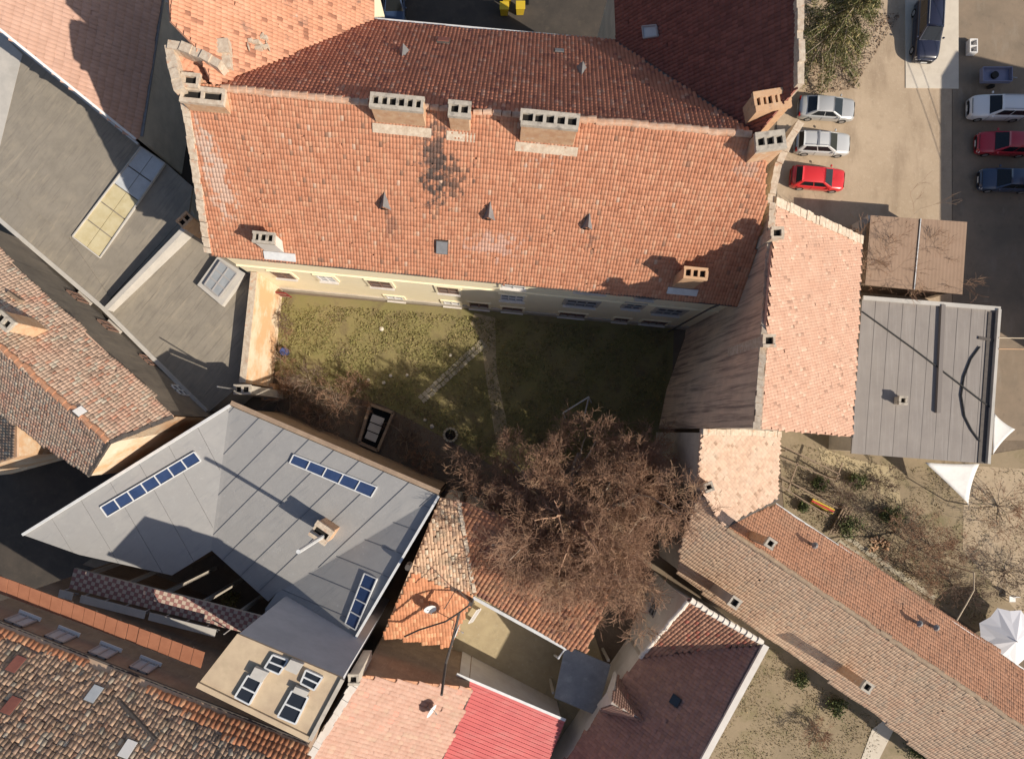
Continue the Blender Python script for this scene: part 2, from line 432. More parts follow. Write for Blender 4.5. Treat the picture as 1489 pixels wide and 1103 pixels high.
# ================================================================== materials
ORANGE_BIT = ((.42, .18, .105), .09), ((.53, .275, .17), .12), ((.55, .36, .26), .010), ((.28, .15, .10), .012)
main_st = [(W(632, 225, 16), (.8, 2.8, 2.6), (.06, .055, .055), .8), (W(650, 262, 15), (1.6, 1.2, 2), (.07, .055, .05), .75),
           (W(318, 262, 15), (.8, 2.2, 2.4), (.55, .40, .32), .8), (W(300, 215, 16), (.5, 1.4, 2), (.52, .40, .33), .7),
           (W(796, 222, 16), (1.3, 1.0, 1.6), (.50, .40, .34), .75), (W(725, 355, 13), (1.8, .8, 1.2), (.55, .38, .32), .55),
           (W(1085, 240, 17), (1.0, .9, 1.5), (.42, .30, .24), .55), (W(860, 345, 13.3), (.45, 1.0, 1.2), (.12, .07, .06), .6),
           (W(568, 325, 13.6), (.35, .9, 1.2), (.12, .07, .06), .5)]
M = {}
M['tile_main'] = mk('orange_clay_tile', (.525, .25, .152), (.47, .205, .12), 1.1, island=.07, icol=ORANGE_BIT, stains=main_st, rough=.9,
                    layers=[((.30, .15, .10), .9, .56, .75, (2.8, .4, .4), .6), ((.36, .19, .13), 4.0, .56, .74, (3.5, .22, .22), .55), ((.58, .33, .22), 1.6, .56, .78, (2.5, .6, .6), .6)])
M['tile_red'] = mk('dark_red_clay_tile', (.60, .235, .14), (.50, .18, .105), .8, island=.12, icol=(((.36, .13, .09), .08), ((.60, .30, .20), .08)),
                   layers=[((.32, .12, .08), .6, .56, .8, (1, .5, .5), .5)])
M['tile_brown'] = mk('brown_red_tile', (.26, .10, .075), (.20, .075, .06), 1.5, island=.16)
M['tile_wing'] = mk('pale_orange_tile', (.55, .29, .19), (.49, .235, .145), .9, island=.09, icol=(((.30, .14, .09), .08),),
                    layers=[((.10, .085, .08), .75, .56, .70, (1.0, 1.0, 1), .8), ((.50, .42, .36), 1.4, .66, .75, None, .8)])
M['tile_pink'] = mk('pale_pink_tile', (.55, .345, .255), (.51, .30, .215), 1.3, island=.06, icol=(((.36, .22, .16), .02), ((.58, .40, .30), .05)),
                    layers=[((.42, .27, .20), .5, .5, .75, None, .5), ((.26, .17, .13), 6, .64, .71, None, .6)])
M['tile_pale'] = mk('bleached_tile', (.46, .335, .255), (.42, .28, .205), 1.6, island=.12, icol=(((.30, .20, .14), .04),),
                    layers=[((.52, .45, .37), .8, .5, .75, None, .6), ((.30, .21, .15), 5, .62, .7, None, .6)])
M['tile_terra'] = mk('terracotta_tile', (.55, .295, .185), (.48, .245, .15), .8, island=.06, icol=(((.40, .22, .145), .05),),
                     layers=[((.40, .29, .21), .45, .52, .75, None, .5)])
M['tile_moss'] = mk('weathered_lichen_tile', (.60, .425, .295), (.54, .365, .25), 1.0, island=.06, icol=(((.54, .35, .24), .10), ((.50, .37, .27), .06)),
                    layers=[((.42, .35, .26), .9, .5, .7, None, .5), ((.52, .32, .21), .5, .58, .75, None, .5)])
M['tile_lichen'] = mk('old_brown_lichen_tile', (.53, .36, .245), (.44, .29, .195), 2.2, island=.24, icol=(((.46, .27, .18), .10), ((.33, .225, .165), .10), ((.50, .41, .31), .09)),
                      layers=[((.22, .195, .14), .9, .5, .68, None, .55)])
M['tile_tan'] = mk('tan_lichen_tile', (.60, .425, .315), (.52, .36, .265), 1.6, island=.10, icol=(((.52, .28, .19), .10), ((.34, .24, .18), .08), ((.54, .46, .36), .10)), layers=[((.58, .30, .21), .6, .53, .68, None, .75), ((.42, .36, .27), 1.1, .52, .7, None, .5)])
M['tile_orange'] = mk('new_orange_tile', (.54, .25, .135), (.47, .20, .105), 2.0, island=.16, icol=(((.60, .32, .18), .12),))
M['tile_dark'] = mk('dark_brown_tile', (.37, .23, .19), (.31, .19, .16), 1.8, island=.12, icol=(((.36, .22, .17), .1),))
M['tile_rose'] = mk('faded_rose_tile', (.44, .285, .225), (.39, .235, .18), 1.5, island=.05, icol=(((.54, .26, .20), .02), ((.43, .29, .22), .06)),
                    layers=[((.36, .27, .20), 1.0, .53, .75, (1, 2, 1), .5)])
M['ridge_pale'] = mk('mortared_ridge_tile', (.60, .42, .31), (.48, .28, .18), 3, island=.2)
M['ridge_clay'] = mk('clay_ridge_tile', (.50, .27, .16), (.40, .20, .12), 3, island=.2)
M['ridge_moss'] = mk('weathered_ridge_tile', (.42, .32, .22), (.32, .23, .16), 3, island=.2)
M['ridge_white'] = mk('whitewashed_ridge_tile', (.72, .66, .58), (.60, .54, .47), 3, island=.1)
M['mortar'] = mk('lime_mortar', (.58, .50, .40), (.42, .33, .25), 4, bump=.4, bscale=9, layers=[((.50, .26, .16), 3, .58, .68, None, .7)])
M['yellow'] = mk('cream_yellow_plaster', (.88, .785, .57), (.85, .75, .53), .5, layers=[((.62, .55, .44), .35, .58, .78, (1, 1, 3), .5), ((.68, .62, .50), 1.2, .58, .8, (3, 3, .4), .35)], bump=.1)
M['plaster'] = mk('old_grey_plaster', (.50, .45, .38), (.40, .36, .31), .8, layers=[((.28, .24, .20), .8, .55, .8, (3, 3, .4), .6)], bump=.2, bscale=12)
M['cream'] = mk('cream_render', (.66, .56, .42), (.56, .44, .31), .7, layers=[((.60, .33, .17), .35, .46, .62, None, .85)], bump=.2, bscale=12)
M['orange_wall'] = mk('patched_orange_plaster', (.66, .53, .39), (.60, .37, .21), .45, lo=.42, hi=.58, layers=[((.70, .62, .50), 1.1, .55, .7, None, .7)], bump=.3, bscale=10)
M['fire'] = mk('rain_streaked_render', (.66, .51, .38), (.52, .40, .31), .5, layers=[((.17, .135, .12), 1.6, .47, .66, (2.2, 2.2, .10), .85), ((.58, .48, .38), .8, .55, .75, (2, 2, .22), .6)], bump=.9, bscale=5)
M['white'] = mk('white_lime_wash', (.66, .62, .57), (.58, .53, .48), .9, layers=[((.42, .37, .33), .8, .58, .8, (2, 2, .4), .5)])
M['beige'] = mk('beige_plaster', (.52, .41, .28), (.43, .33, .23), .8, layers=[((.38, .30, .20), 1.0, .55, .75, None, .6)], bump=.2)
M['brownwall'] = mk('brown_earth_render', (.33, .24, .17), (.25, .18, .13), 1.2, layers=[((.40, .33, .26), 1.8, .55, .75, (3, 3, .6), .6)], bump=.4, bscale=10)
M['brick'] = mk('worn_brick_masonry', (.56, .38, .24), (.46, .27, .16), 2.2, layers=[((.55, .48, .38), 3, .55, .7, None, .7)], bump=.5, bscale=9)
M['brick_orange'] = mk('orange_brick_masonry', (.58, .38, .23), (.52, .31, .18), 2.5, layers=[((.25, .17, .12), 1.6, .55, .72, None, .7), ((.60, .52, .42), 5, .58, .68, None, .6)], bump=.4, bscale=9)
M['cap'] = mk('grey_cement_cap', (.48, .43, .36), (.36, .32, .27), 4, layers=[((.12, .105, .095), 2.2, .54, .7, None, .75)], bump=.4, bscale=12)
M['soot'] = mk('soot', (.012, .011, .010), (.02, .018, .016), 6)
M['zinc'] = mk('grey_zinc_sheet', (.27, .27, .275), (.21, .21, .215), 2.5, rough=.5, metallic=.35)
M['metal'] = mk('grey_sheet_metal_roof', (.325, .318, .31), (.275, .272, .27), .6, rough=.5, metallic=.15, spec=.5, island=.09, bump=.25, bscale=1.6,
                layers=[((.39, .385, .375), .6, .52, .75, (1, 1, 1), .6), ((.22, .225, .235), 1.3, .56, .75, (3.0, .35, 1), .7, .9), ((.43, .43, .43), 3.0, .62, .72, None, .5)])
M['seam'] = mk('dark_seam', (.17, .175, .19), rough=.6)
M['trim'] = mk('pale_metal_trim', (.62, .63, .63), (.52, .53, .54), 3, rough=.45)
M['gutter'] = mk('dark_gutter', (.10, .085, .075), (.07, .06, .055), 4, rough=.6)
M['bitumen'] = mk('grey_beige_roofing_felt', (.265, .236, .195), (.225, .20, .165), .9, island=.09, bump=.3, bscale=5, layers=[((.32, .28, .22), .7, .5, .7, None, .6), ((.17, .15, .13), 1.6, .52, .72, (.35, 4.0, 1), .75, -.91), ((.36, .31, .24), 1.0, .56, .7, (.4, 3.0, 1), .6, -.91)])
M['felt_light'] = mk('pale_roofing_felt', (.50, .47, .43), (.42, .40, .37), 1.0, layers=[((.38, .35, .31), 1.4, .55, .75, None, .4)])
M['felt_grey'] = mk('grey_bitumen_sheet', (.275, .247, .225), (.24, .215, .198), .6, layers=[((.33, .305, .285), 1.2, .5, .75, (4, .25, 1), .6), ((.19, .17, .16), 1.0, .58, .8, (3.4, .3, 1), .5)])
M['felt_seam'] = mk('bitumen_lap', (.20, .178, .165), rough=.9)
M['shedbrown'] = mk('brown_corrugated_sheet', (.30, .205, .145), (.265, .18, .125), .8, rough=.75)
M['red_sheet'] = mk('red_painted_sheet', (.52, .115, .11), (.46, .095, .095), .8, rough=.5, layers=[((.52, .20, .18), .6, .5, .75, (1, 3, 1), .6), ((.42, .09, .08), 1.4, .58, .75, (.6, 3, 1), .5, .3)])
M['pinkfelt'] = mk('pink_brown_roof_sheet', (.47, .30, .235), (.42, .26, .20), .6, island=.06, layers=[((.41, .27, .22), 1.0, .5, .8, (2.5, .4, 1), .4, .25)])
M['glass'] = mk('dark_window_glass', (.022, .026, .034), rough=.12, spec=.5)
M['glass_blue'] = mk('blue_skylight_glass', (.025, .045, .11), (.035, .06, .14), 1.2, rough=.15, spec=.5)
M['glass_pale'] = mk('frosted_skylight_glass', (.34, .36, .38), (.27, .29, .31), 1.5, rough=.35)
M['glass_milk'] = mk('ribbed_plastic_sheet', (.52, .46, .30), (.45, .38, .22), 1.5, rough=.5)
M['glass_film'] = mk('bluish_plastic_sheet', (.47, .50, .52), (.40, .42, .44), 1.5, rough=.4)
M['frame_white'] = mk('white_window_paint', (.70, .68, .66), rough=.6)
M['frame_brown'] = mk('brown_window_paint', (.20, .12, .09), rough=.6)
M['frame_grey'] = mk('grey_window_frame', (.36, .34, .33), rough=.6)
M['wood'] = mk('weathered_timber', (.30, .22, .15), (.21, .15, .11), 2, layers=[((.40, .33, .25), 2, .55, .75, None, .6)])
M['bark'] = mk('grey_brown_bark', (.42, .345, .27), (.32, .255, .195), 3)
M['twig'] = mk('red_brown_twigs', (.38, .235, .155), (.28, .165, .11), .8, layers=[((.42, .30, .18), .45, .52, .68, None, .6)])
M['twig_dark'] = mk('dark_twigs', (.19, .13, .10), (.13, .09, .07), .8)
M['needle'] = mk('conifer_needles', (.19, .185, .075), (.10, .115, .05), 1.2, island=.4, icol=(((.27, .22, .10), .25),))
M['leaf'] = mk('evergreen_leaves', (.10, .115, .045), (.06, .075, .035), 1.5, island=.45, icol=(((.13, .15, .05), .2),))
M['grassblade'] = mk('winter_grass', (.20, .195, .065), (.25, .21, .085), .9, island=.45, icol=(((.25, .19, .09), .22),))
M['drygrass'] = mk('dry_grass', (.27, .20, .11), (.20, .155, .085), .9, island=.4, icol=(((.12, .14, .05), .15),))
M['litter'] = mk('leaf_litter', (.17, .105, .065), (.12, .075, .05), 1.5, island=.5, icol=(((.30, .19, .11), .15),))
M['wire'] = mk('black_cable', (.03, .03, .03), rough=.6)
M['wire_pale'] = mk('pale_cable', (.52, .42, .30), rough=.6)

# ================================================================== setting
def sheet(name, poly, z, mat, t=.02, kind='structure', zs=None):
    top = [W(*p, z) for p in poly]
    o = MB().slab(top, t).build(name, mat); o['kind'] = kind; return o
m_earth = mk('bare_earth', (.20, .155, .11), (.145, .11, .08), .35, layers=[((.10, .08, .06), .9, .52, .75, None, .6), ((.28, .23, .16), 2.2, .58, .75, None, .5)], bump=.5, bscale=6)
m_gravel = mk('compacted_gravel', (.45, .35, .25), (.39, .30, .21), .28, layers=[((.27, .20, .138), .30, .5, .70, (1.8, .5, 1), .8), ((.30, .225, .155), 1.2, .55, .8, None, .6), ((.53, .44, .33), 3.5, .55, .75, None, .5), ((.27, .20, .14), 9, .60, .72, None, .4)], bump=.5, bscale=9)
m_asph = mk('worn_asphalt', (.255, .195, .14), (.19, .15, .11), .4, layers=[((.27, .225, .175), .45, .56, .72, (2.2, .6, 1), .7), ((.05, .047, .045), 1.3, .6, .8, None, .5)], bump=.3, bscale=14)
m_conc = mk('pale_concrete', (.60, .54, .45), (.53, .47, .39), .7, layers=[((.42, .36, .28), 1.6, .58, .75, None, .5)], bump=.15)
m_lawn = mk('winter_lawn_soil', (.20, .18, .07), (.24, .195, .095), .35, layers=[((.12, .09, .055), .7, .52, .7, None, .7)], bump=.5, bscale=8)
m_yard = mk('sandy_yard_soil', (.42, .345, .215), (.36, .29, .18), .9, layers=[((.26, .22, .14), 1.2, .55, .75, None, .6), ((.48, .43, .33), 3, .58, .7, None, .5)], bump=.4, bscale=9)
m_dirt = mk('trodden_dirt', (.42, .335, .21), (.34, .27, .165), 1.2, layers=[((.16, .145, .07), 2.0, .5, .7, None, .6)], bump=.4, bscale=9)
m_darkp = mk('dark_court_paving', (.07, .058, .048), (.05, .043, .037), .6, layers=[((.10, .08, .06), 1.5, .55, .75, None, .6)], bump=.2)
m_garden = mk('dry_garden_ground', (.30, .235, .155), (.235, .185, .12), .35, layers=[((.15, .135, .06), .6, .5, .68, None, .6), ((.36, .29, .19), 1.8, .56, .75, None, .5)], bump=.5, bscale=8)
m_stone = mk('pale_stone_slab', (.40, .355, .27), (.33, .285, .21), 3, island=.25)
g = MB().slab([(-900, -900, -.01), (900, -900, -.01), (900, 900, -.01), (-900, 900, -.01)], .5).build('ground', m_earth); g['kind'] = 'structure'
sheet('parking_lot', [(1130, -120), (1395, -120), (1384, 60), (1384, 440), (1130, 440)], .012, m_gravel)
sheet('asphalt_road', [(1385, -120), (1750, -120), (1750, 640), (1440, 640), (1440, 440), (1385, 440)], .016, m_asph)
sheet('concrete_pad', [(1316, -60), (1394, -60), (1394, 129), (1317, 128)], .06, m_conc, .06)
sheet('lawn', [(395, 425), (980, 475), (975, 640), (735, 690), (690, 660), (560, 590), (400, 545)], .012, m_lawn)
sheet('dirt_path', [(690, 455), (720, 462), (722, 540), (742, 640), (722, 648), (706, 545), (700, 495), (684, 470)], .020, m_dirt)
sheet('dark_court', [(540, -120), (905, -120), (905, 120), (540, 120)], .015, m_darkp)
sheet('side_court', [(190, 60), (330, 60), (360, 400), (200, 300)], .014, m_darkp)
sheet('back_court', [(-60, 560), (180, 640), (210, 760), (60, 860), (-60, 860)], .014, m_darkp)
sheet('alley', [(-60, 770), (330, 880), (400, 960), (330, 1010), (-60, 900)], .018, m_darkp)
sheet('sandy_yard', [(640, 830), (860, 910), (890, 1000), (820, 1080), (640, 985)], .014, m_yard)
sheet('garden_soil', [(960, 860), (1110, 900), (1300, 1030), (1420, 1140), (960, 1140)], .012, m_garden)
sheet('right_garden', [(1130, 620), (1440, 660), (1560, 640), (1700, 900), (1600, 1010), (1489, 960), (1140, 740)], .012, m_garden)

# ================================================================== the long building in the centre
mb_ = thing('school_building', 'long old building in the centre with orange tiled roof and cream-yellow courtyard wall', 'building', W(680, 440))
ZE, ZR = 11.7, 18.5
pS = Pl((305, 368, ZE), (1047, 440, ZE), (1090, 196, ZR))
zrl = pS.at(321, 128).z
pN = Pl((1090, 196, ZR), pS.at(321, 128), (720, 46, ZE))
S_poly = [(305, 368), (1080, 443), (1113, 300), (1114, 222), (1100, 197), (321, 127), (267, 125)]
N_poly = [(1094, 196), (321, 128), (310, 124), (544, 30), (895, 62)]
pNW = Pl((545, 30, ZE), (545, -60, ZE), (318, 125, zrl))
NW_poly = [(545, 30), (545, -60), (243, -60), (248, 30), (285, 68), (310, 124)]
pNE = Pl((895, 62, ZE), (890, -60, ZE), (1166, 100, 20.3))
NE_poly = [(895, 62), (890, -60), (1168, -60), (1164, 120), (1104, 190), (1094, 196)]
body(MB(), pNE, NE_poly, .24).build('wall', M['plaster'], mb_)  # this wing's wall takes a darker plaster to carry its shade
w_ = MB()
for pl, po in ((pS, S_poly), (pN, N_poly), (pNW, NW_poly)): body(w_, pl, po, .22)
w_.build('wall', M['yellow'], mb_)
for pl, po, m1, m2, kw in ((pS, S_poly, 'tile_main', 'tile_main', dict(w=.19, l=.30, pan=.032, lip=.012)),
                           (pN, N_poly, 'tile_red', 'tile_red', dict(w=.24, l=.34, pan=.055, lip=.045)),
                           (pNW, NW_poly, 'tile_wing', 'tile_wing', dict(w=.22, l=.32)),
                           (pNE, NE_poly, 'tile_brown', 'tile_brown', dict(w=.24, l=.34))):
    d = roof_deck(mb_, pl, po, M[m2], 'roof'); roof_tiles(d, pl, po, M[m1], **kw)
rp = [pS.at(x, y) for x, y in ((322, 128), (514, 147), (1092, 196))]
ridge_tiles(mb_, rp[0], pS.at(536, 149), M['ridge_pale'], .45, .2); ridge_tiles(mb_, pS.at(688, 162), pS.at(758, 167), M['ridge_pale'], .45, .17)
ridge_tiles(mb_, pS.at(842, 173), pS.at(1092, 196), M['ridge_pale'], .45, .2); ridge_tiles(mb_, pS.at(612, 155), pS.at(652, 159), M['ridge_pale'], .45, .17)
# mortar verge at the west end, valley gutters, eave gutter
rough_coping(mb_, pS.at(268, 132) + Vector((0, 0, .08)), pS.at(303, 366) + Vector((0, 0, .05)), M['mortar'], .42, .22, .5, 'verge')
MB().bar(pN.at(312, 124) + Vector((0, 0, .05)), pN.at(544, 31) + Vector((0, 0, .05)), .22, .08).build('valley_gutter', M['mortar'], mb_)
MB().bar(pN.at(895, 63) + Vector((0, 0, .05)), pN.at(1092, 195) + Vector((0, 0, .06)), .22, .08).build('valley_gutter', M['gutter'], mb_)
MB().bar(W(304, 370, ZE - .08), W(1078, 445, ZE - .08), .16, .14).build('gutter', M['gutter'], mb_)
MB().bar(W(545, 28, ZE - .05), W(895, 60, ZE - .05), .14, .12).build('gutter', M['trim'], mb_)
MB().tube([W(1046, 443, ZE), W(1046, 443, ZE - .4)] + [Vector((14.2, 7.9, z)) for z in (10.8, 5, .2)], .07, 6).build('downpipe', M['gutter'], mb_)
# cornice band and plinth on the yellow wall
P1 = inset([pS.at(*p) for p in S_poly], .22); a_, b_ = P1[0], P1[1]
Xw = Vector((b_.x - a_.x, b_.y - a_.y, 0)).normalized(); Ow = Vector((Xw.y, -Xw.x, 0))
if Ow.y > 0: Ow = -Ow
A0 = Vector((a_.x, a_.y, 0)); pWall = Pl(A0, A0 + Xw, A0 + Vector((0, 0, 1)))
pWall.n = Ow; pWall.a = A0
LW = (Vector((b_.x, b_.y, 0)) - A0).length
MB().box(A0 + Xw*LW/2 + Ow*.06 + Vector((0, 0, .45)), LW - .05, .12, .9, Xw, Ow).build('plinth', M['plaster'], mb_)
MB().box(A0 + Xw*LW/2 + Ow*.05 + Vector((0, 0, 7.9)), LW - .05, .10, .18, Xw, Ow).build('string_course', M['yellow'], mb_)
MB().box(A0 + Xw*LW/2 + Ow*.10 + Vector((0, 0, 11.2)), LW - .05, .20, .3, Xw, Ow).build('cornice', M['yellow'], mb_)
for (px, py, w, h, fm, nx) in ((412, 399, 1.3, 1.7, 'frame_brown', 2), (553, 412, 1.5, 1.8, 'frame_brown', 2), (652, 421, 1.4, 1.8, 'frame_brown', 2), (747, 414, 1.5, 1.5, 'frame_white', 2),
                         (860, 421, 1.9, 1.1, 'frame_grey', 3), (940, 431, 1.0, 1.0, 'frame_grey', 2), (745, 432, 1.6, 1.8, 'frame_white', 3), (845, 440, 2.1, 1.9, 'frame_grey', 3), (921, 444, 1.1, 1.6, 'frame_grey', 2), (973, 452, 1.8, 1.9, 'frame_grey', 3),
                         (745, 449, 1.5, 1.6, 'frame_brown', 2), (832, 457, 1.9, 1.5, 'frame_brown', 3), (903, 464, 1.0, 1.4, 'frame_brown', 2), (951, 468, 1.8, 1.3, 'frame_brown', 3),
                         (575, 433, 1.2, 1.6, 'frame_white', 2), (475, 404, 1.1, 1.5, 'frame_white', 2), (658, 443, 1.2, 1.7, 'frame_white', 2), (697, 446, 1.4, 2.2, 'frame_brown', 2)):
    c = pWall.at(px, py)
    if c.z < h/2 + .3: c.z = h/2 + .3
    wall_window(mb_, c, Xw, Ow, w, h, M[fm], M['glass'], M['white'], nx, 2, surround=M['yellow'] if fm != 'frame_grey' else M['plaster'])
# chimneys on the ridge
for (px, py, zt, wx, wy, hol) in ((577, 148, 19.6, 2.75, .7, (6, 1)), (668, 158, 19.5, 1.1, .75, (2, 1)), (800, 173, 19.7, 2.95, .75, (5, 1))):
    c = W(px, py, zt); chimney(mb_, c, pS.z(c.x, c.y - wy/2) - 1.0, zt, wx, wy, Xw, M['brick'], M['cap'], hol, soot=M['soot'])
    q = pS.up(c.x, c.y - wy/2 - .22, .06); MB().box(q, wx + .5, .5, .1, Xw, pS.axes()[1], pS.n).build('chimney_flashing', M['mortar'], mb_)
c = W(383, 345, 14.2); ch = chimney(mb_, c, 12, 14.2, 1.25, .6, Xw, M['white'], M['cap'], (3, 1), soot=M['soot'], label='white rendered chimney at the left end of the eave')
q = pS.up(c.x + .3, c.y - .55, .1); MB().box(q, 2.0, .55, .16, Xw, pS.axes()[1], pS.n).build('chimney_flashing', M['trim'], mb_)
c = W(1012, 397, 15.0); chimney(mb_, c, 11.6, 15.0, 1.35, .62, Xw, M['brick_orange'], M['brick_orange'], (3, 1), soot=M['soot'], label='orange brick chimney with three flues above the right end of the eave')
MB().box(pS.up(c.x, c.y - .5, .12), 1.9, .45, .1, Xw, pS.axes()[1], pS.n).build('chimney_flashing', M['trim'], mb_)
# little roof vents: pointed sheet-metal dormers on the courtyard slope, stubs on the far slope
u_, v_ = pS.axes()
def dormer_vent(pl, px, py, s=1.0, nm='roof_vent'):
    u, v = pl.axes(); b = pl.at(px, py); up = Vector((0, 0, 1)); o = Vector((v.x, v.y, 0)).normalized()
    tipb = b - v*1.15*s; f0 = b - u*.42*s + v*.1; f1 = b + u*.42*s + v*.1; ap = b + up*.75*s + o*.15
    mbx = MB(); mbx.add([tipb, f0, f1, ap, b + v*.1 - pl.n*.1], [(0, 1, 3), (0, 3, 2), (1, 4, 2), (0, 4, 1), (0, 2, 4)])
    r = mbx.build(nm, M['zinc'], mb_)
    MB().add([f0*.8 + f1*.2 + o*.02 + up*.03, f1*.8 + f0*.2 + o*.02 + up*.03, ap - up*.16 + o*.02], [(0, 1, 2)]).build('vent_louver', M['soot'], r)
for p in ((560, 303), (711, 318), (853, 332)): dormer_vent(pS, *p)
for p in ((588, 76), (845, 101)): dormer_vent(pN, *p, .9)
def hatch(pl, px, py, w, l, mat, parent, h=.18, name='roof_hatch'):
    u, v = pl.axes(); c = pl.at(px, py) + pl.n*h/2
    b = MB().box(c, w, l, h, u, v, pl.n).build(name, M['gutter'], parent)
    MB().box(c + pl.n*(h/2 + .02), w*.9, l*.9, .04, u, v, pl.n).build('hatch_lid', mat, b)
hatch(pS, 643, 358, .75, .9, M['zinc'], mb_); hatch(pN, 645, 62, .8, .6, M['tile_brown'], mb_); hatch(pN, 813, 78, .6, .45, M['zinc'], mb_)
roof_window(mb_, pNE, ((936, 40), (956, 38), (958, 54), (938, 57)), M['frame_grey'], M['glass_film'], 1, 1, .2, .07)
# ragged parapets and stacks at the west end
def parapet(parent, pts, zt, t=.4, mat='mortar', zb=9.0, name='parapet', brick=True):
    mbx = MB()
    for a, b in zip(pts[:-1], pts[1:]):
        A = W(*a, zt); B = W(*b, zt); d = (B - A); k = max(1, int(d.length/.5))
        for i in range(k):
            p = A + d*(i/k); q = A + d*((i+1)/k); zz = random.uniform(-.14, .10)
            c = (p + q)/2; mbx.box(Vector((c.x, c.y, (zb + zt + zz)/2)), d.length/k + .02, t*random.uniform(.85, 1.1), zt + zz - zb, d, Vector((-d.y, d.x, 0)))
    return mbx.build(name, M[mat], parent)
parapet(mb_, ((243, 63), (262, 66), (292, 78), (318, 92)), 19.2, .45, 'mortar'); parapet(mb_, ((243, 63), (250, 98), (258, 128)), 19.2, .5, 'mortar')
parapet(mb_, ((322, 57), (326, 97)), 18.4, .7, 'mortar', 12); parapet(mb_, ((243, -50), (246, 5), (252, 30), (272, 56), (288, 72)), 18.9, .35, 'mortar')
c = W(294, 138, 18.7); chimney(mb_, c, 12, 18.7, 2.3, .8, Xw, M['brick'], M['mortar'], (2, 1), soot=M['soot'], label='wide ruined chimney stack at the west gable')
c = W(276, 116, 18.8); chimney(mb_, c, 12, 18.8, .9, .7, Xw, M['brick'], M['mortar'], (1, 1), soot=M['soot'])
# tiled bit between the parapets
pl_w = Pl((250, 70, 18.4), (320, 95, 18.0), (262, 130, 18.2)); roof_tiles(roof_deck(mb_, pl_w, [(250, 70), (316, 94), (318, 118), (262, 126)], M['tile_wing'], 'roof'), pl_w, [(250, 70), (316, 94), (318, 118), (262, 126)], M['tile_wing'], .22, .32)
for _ in range(9):                                                     # rubble left on the roof
    q = pNW.at(random.uniform(358, 392), random.uniform(52, 76)); sz = random.uniform(.2, .45)
    MB().box(q + pNW.n*.12, sz, sz*.7, .2, Vector((random.random(), random.random()-.5, 0)), (0, 0, 1), (0, 1, 0)).build('rubble', M['mortar'], mb_)
# stacks and parapets at the east end
c = W(1124, 144, 19.6); chimney(mb_, c, 15, 19.6, 1.85, .95, (1, .16, 0), M['brick_orange'], M['brick_orange'], (6, 1), soot=M['soot'], label='broad orange brick stack on the far right gable')
c = W(1121, 204, 19.3); chimney(mb_, c, 14, 19.3, 1.5, .9, (1, .12, 0), M['brick'], M['cap'], (3, 1), soot=M['soot'])
parapet(mb_, ((1164, -50), (1166, 120)), 20.6, .35, 'mortar', 12); parapet(mb_, ((1164, 178), (1148, 204), (1134, 236), (1126, 268), (1122, 294)), 15.2, .4, 'mortar', 0)

# ================================================================== east house: tall fire wall and pink mono-pitch roof
eh = thing('gable_house', 'narrow house with pink mono-pitch tile roof behind the tall streaked fire wall', 'building', W(1080, 480))
pP = Pl((1124, 300, 15.2), (1106, 620, 18.8), (1246, 480, 11.5))
P_poly = [(1128, 294), (1252, 350), (1247, 480), (1238, 634), (1106, 622), (1114, 480)]
fw = [W(1118, 296, 15.5), W(1112, 385, 15.5), W(1109, 437, 15.8), W(1101, 535, 18.8), W(1095, 622, 19.9)]
mbx = MB(); off = Vector((.45, 0, 0))
mbx.prism(fw + [p + off for p in reversed(fw)], 0.0); mbx.build('fire_wall', M['fire'], eh)
for a, b in zip(fw[:-1], fw[1:]): rough_coping(eh, a + Vector((.16, 0, .06)), b + Vector((.16, 0, .06)), M['mortar'], .34, .14, .4)
body(MB(), pP, P_poly, .3).build('wall', M['plaster'], eh)
d = roof_deck(eh, pP, P_poly, M['tile_pink'], 'roof'); roof_tiles(d, pP, P_poly, M['tile_pink'], .18, .30, .014, .010)
rough_coping(eh, pP.at(1126, 294) + Vector((0, 0, .1)), pP.at(1252, 350) + Vector((0, 0, .1)), M['mortar'], .55, .2, .6, 'verge')
MB().bar(pP.at(1253, 350) - Vector((0, 0, .06)), pP.at(1239, 636) - Vector((0, 0, .06)), .14, .12).build('gutter', M['gutter'], eh)
for px, py, zt in ((1131, 338, 16.6), (1119, 495, 18.6)):
    c = W(px, py, zt); chimney(eh, c, 13, zt, .6, .6, (1, 0, 0), M['mortar'], M['mortar'], (1, 1), soot=M['soot'])
# lower pale roof joined to its south end
ph = thing('annex_house', 'small house with pale bleached tile roof beside the bare tree crown', 'building', W(1075, 690))
pA = Pl((1020, 626, 12.6), (1052, 765, 9.3), (1134, 629, 10.2))
A_poly = [(1020, 624), (1135, 629), (1131, 724), (1068, 757), (1052, 765), (1034, 738), (1015, 702)]
body(MB(), pA, A_poly, .2).build('wall', M['plaster'], ph)
d = roof_deck(ph, pA, A_poly, M['tile_pale'], 'roof'); roof_tiles(d, pA, A_poly, M['tile_pale'], .18, .30, .014, .010)
rough_coping(ph, pA.at(1021, 627) + Vector((0, 0, .1)), pA.at(1134, 631) + Vector((0, 0, .1)), M['mortar'], .4, .18, .5, 'verge')
MB().bar(pA.at(1132, 725), pA.at(1054, 766), .16, .12).build('gutter', M['gutter'], ph)
c = W(1031, 708, 12.3); chimney(ph, c, 9.5, 12.3, .5, .5, (1, .4, 0), M['mortar'], M['cap'], (1, 1), soot=M['soot'])

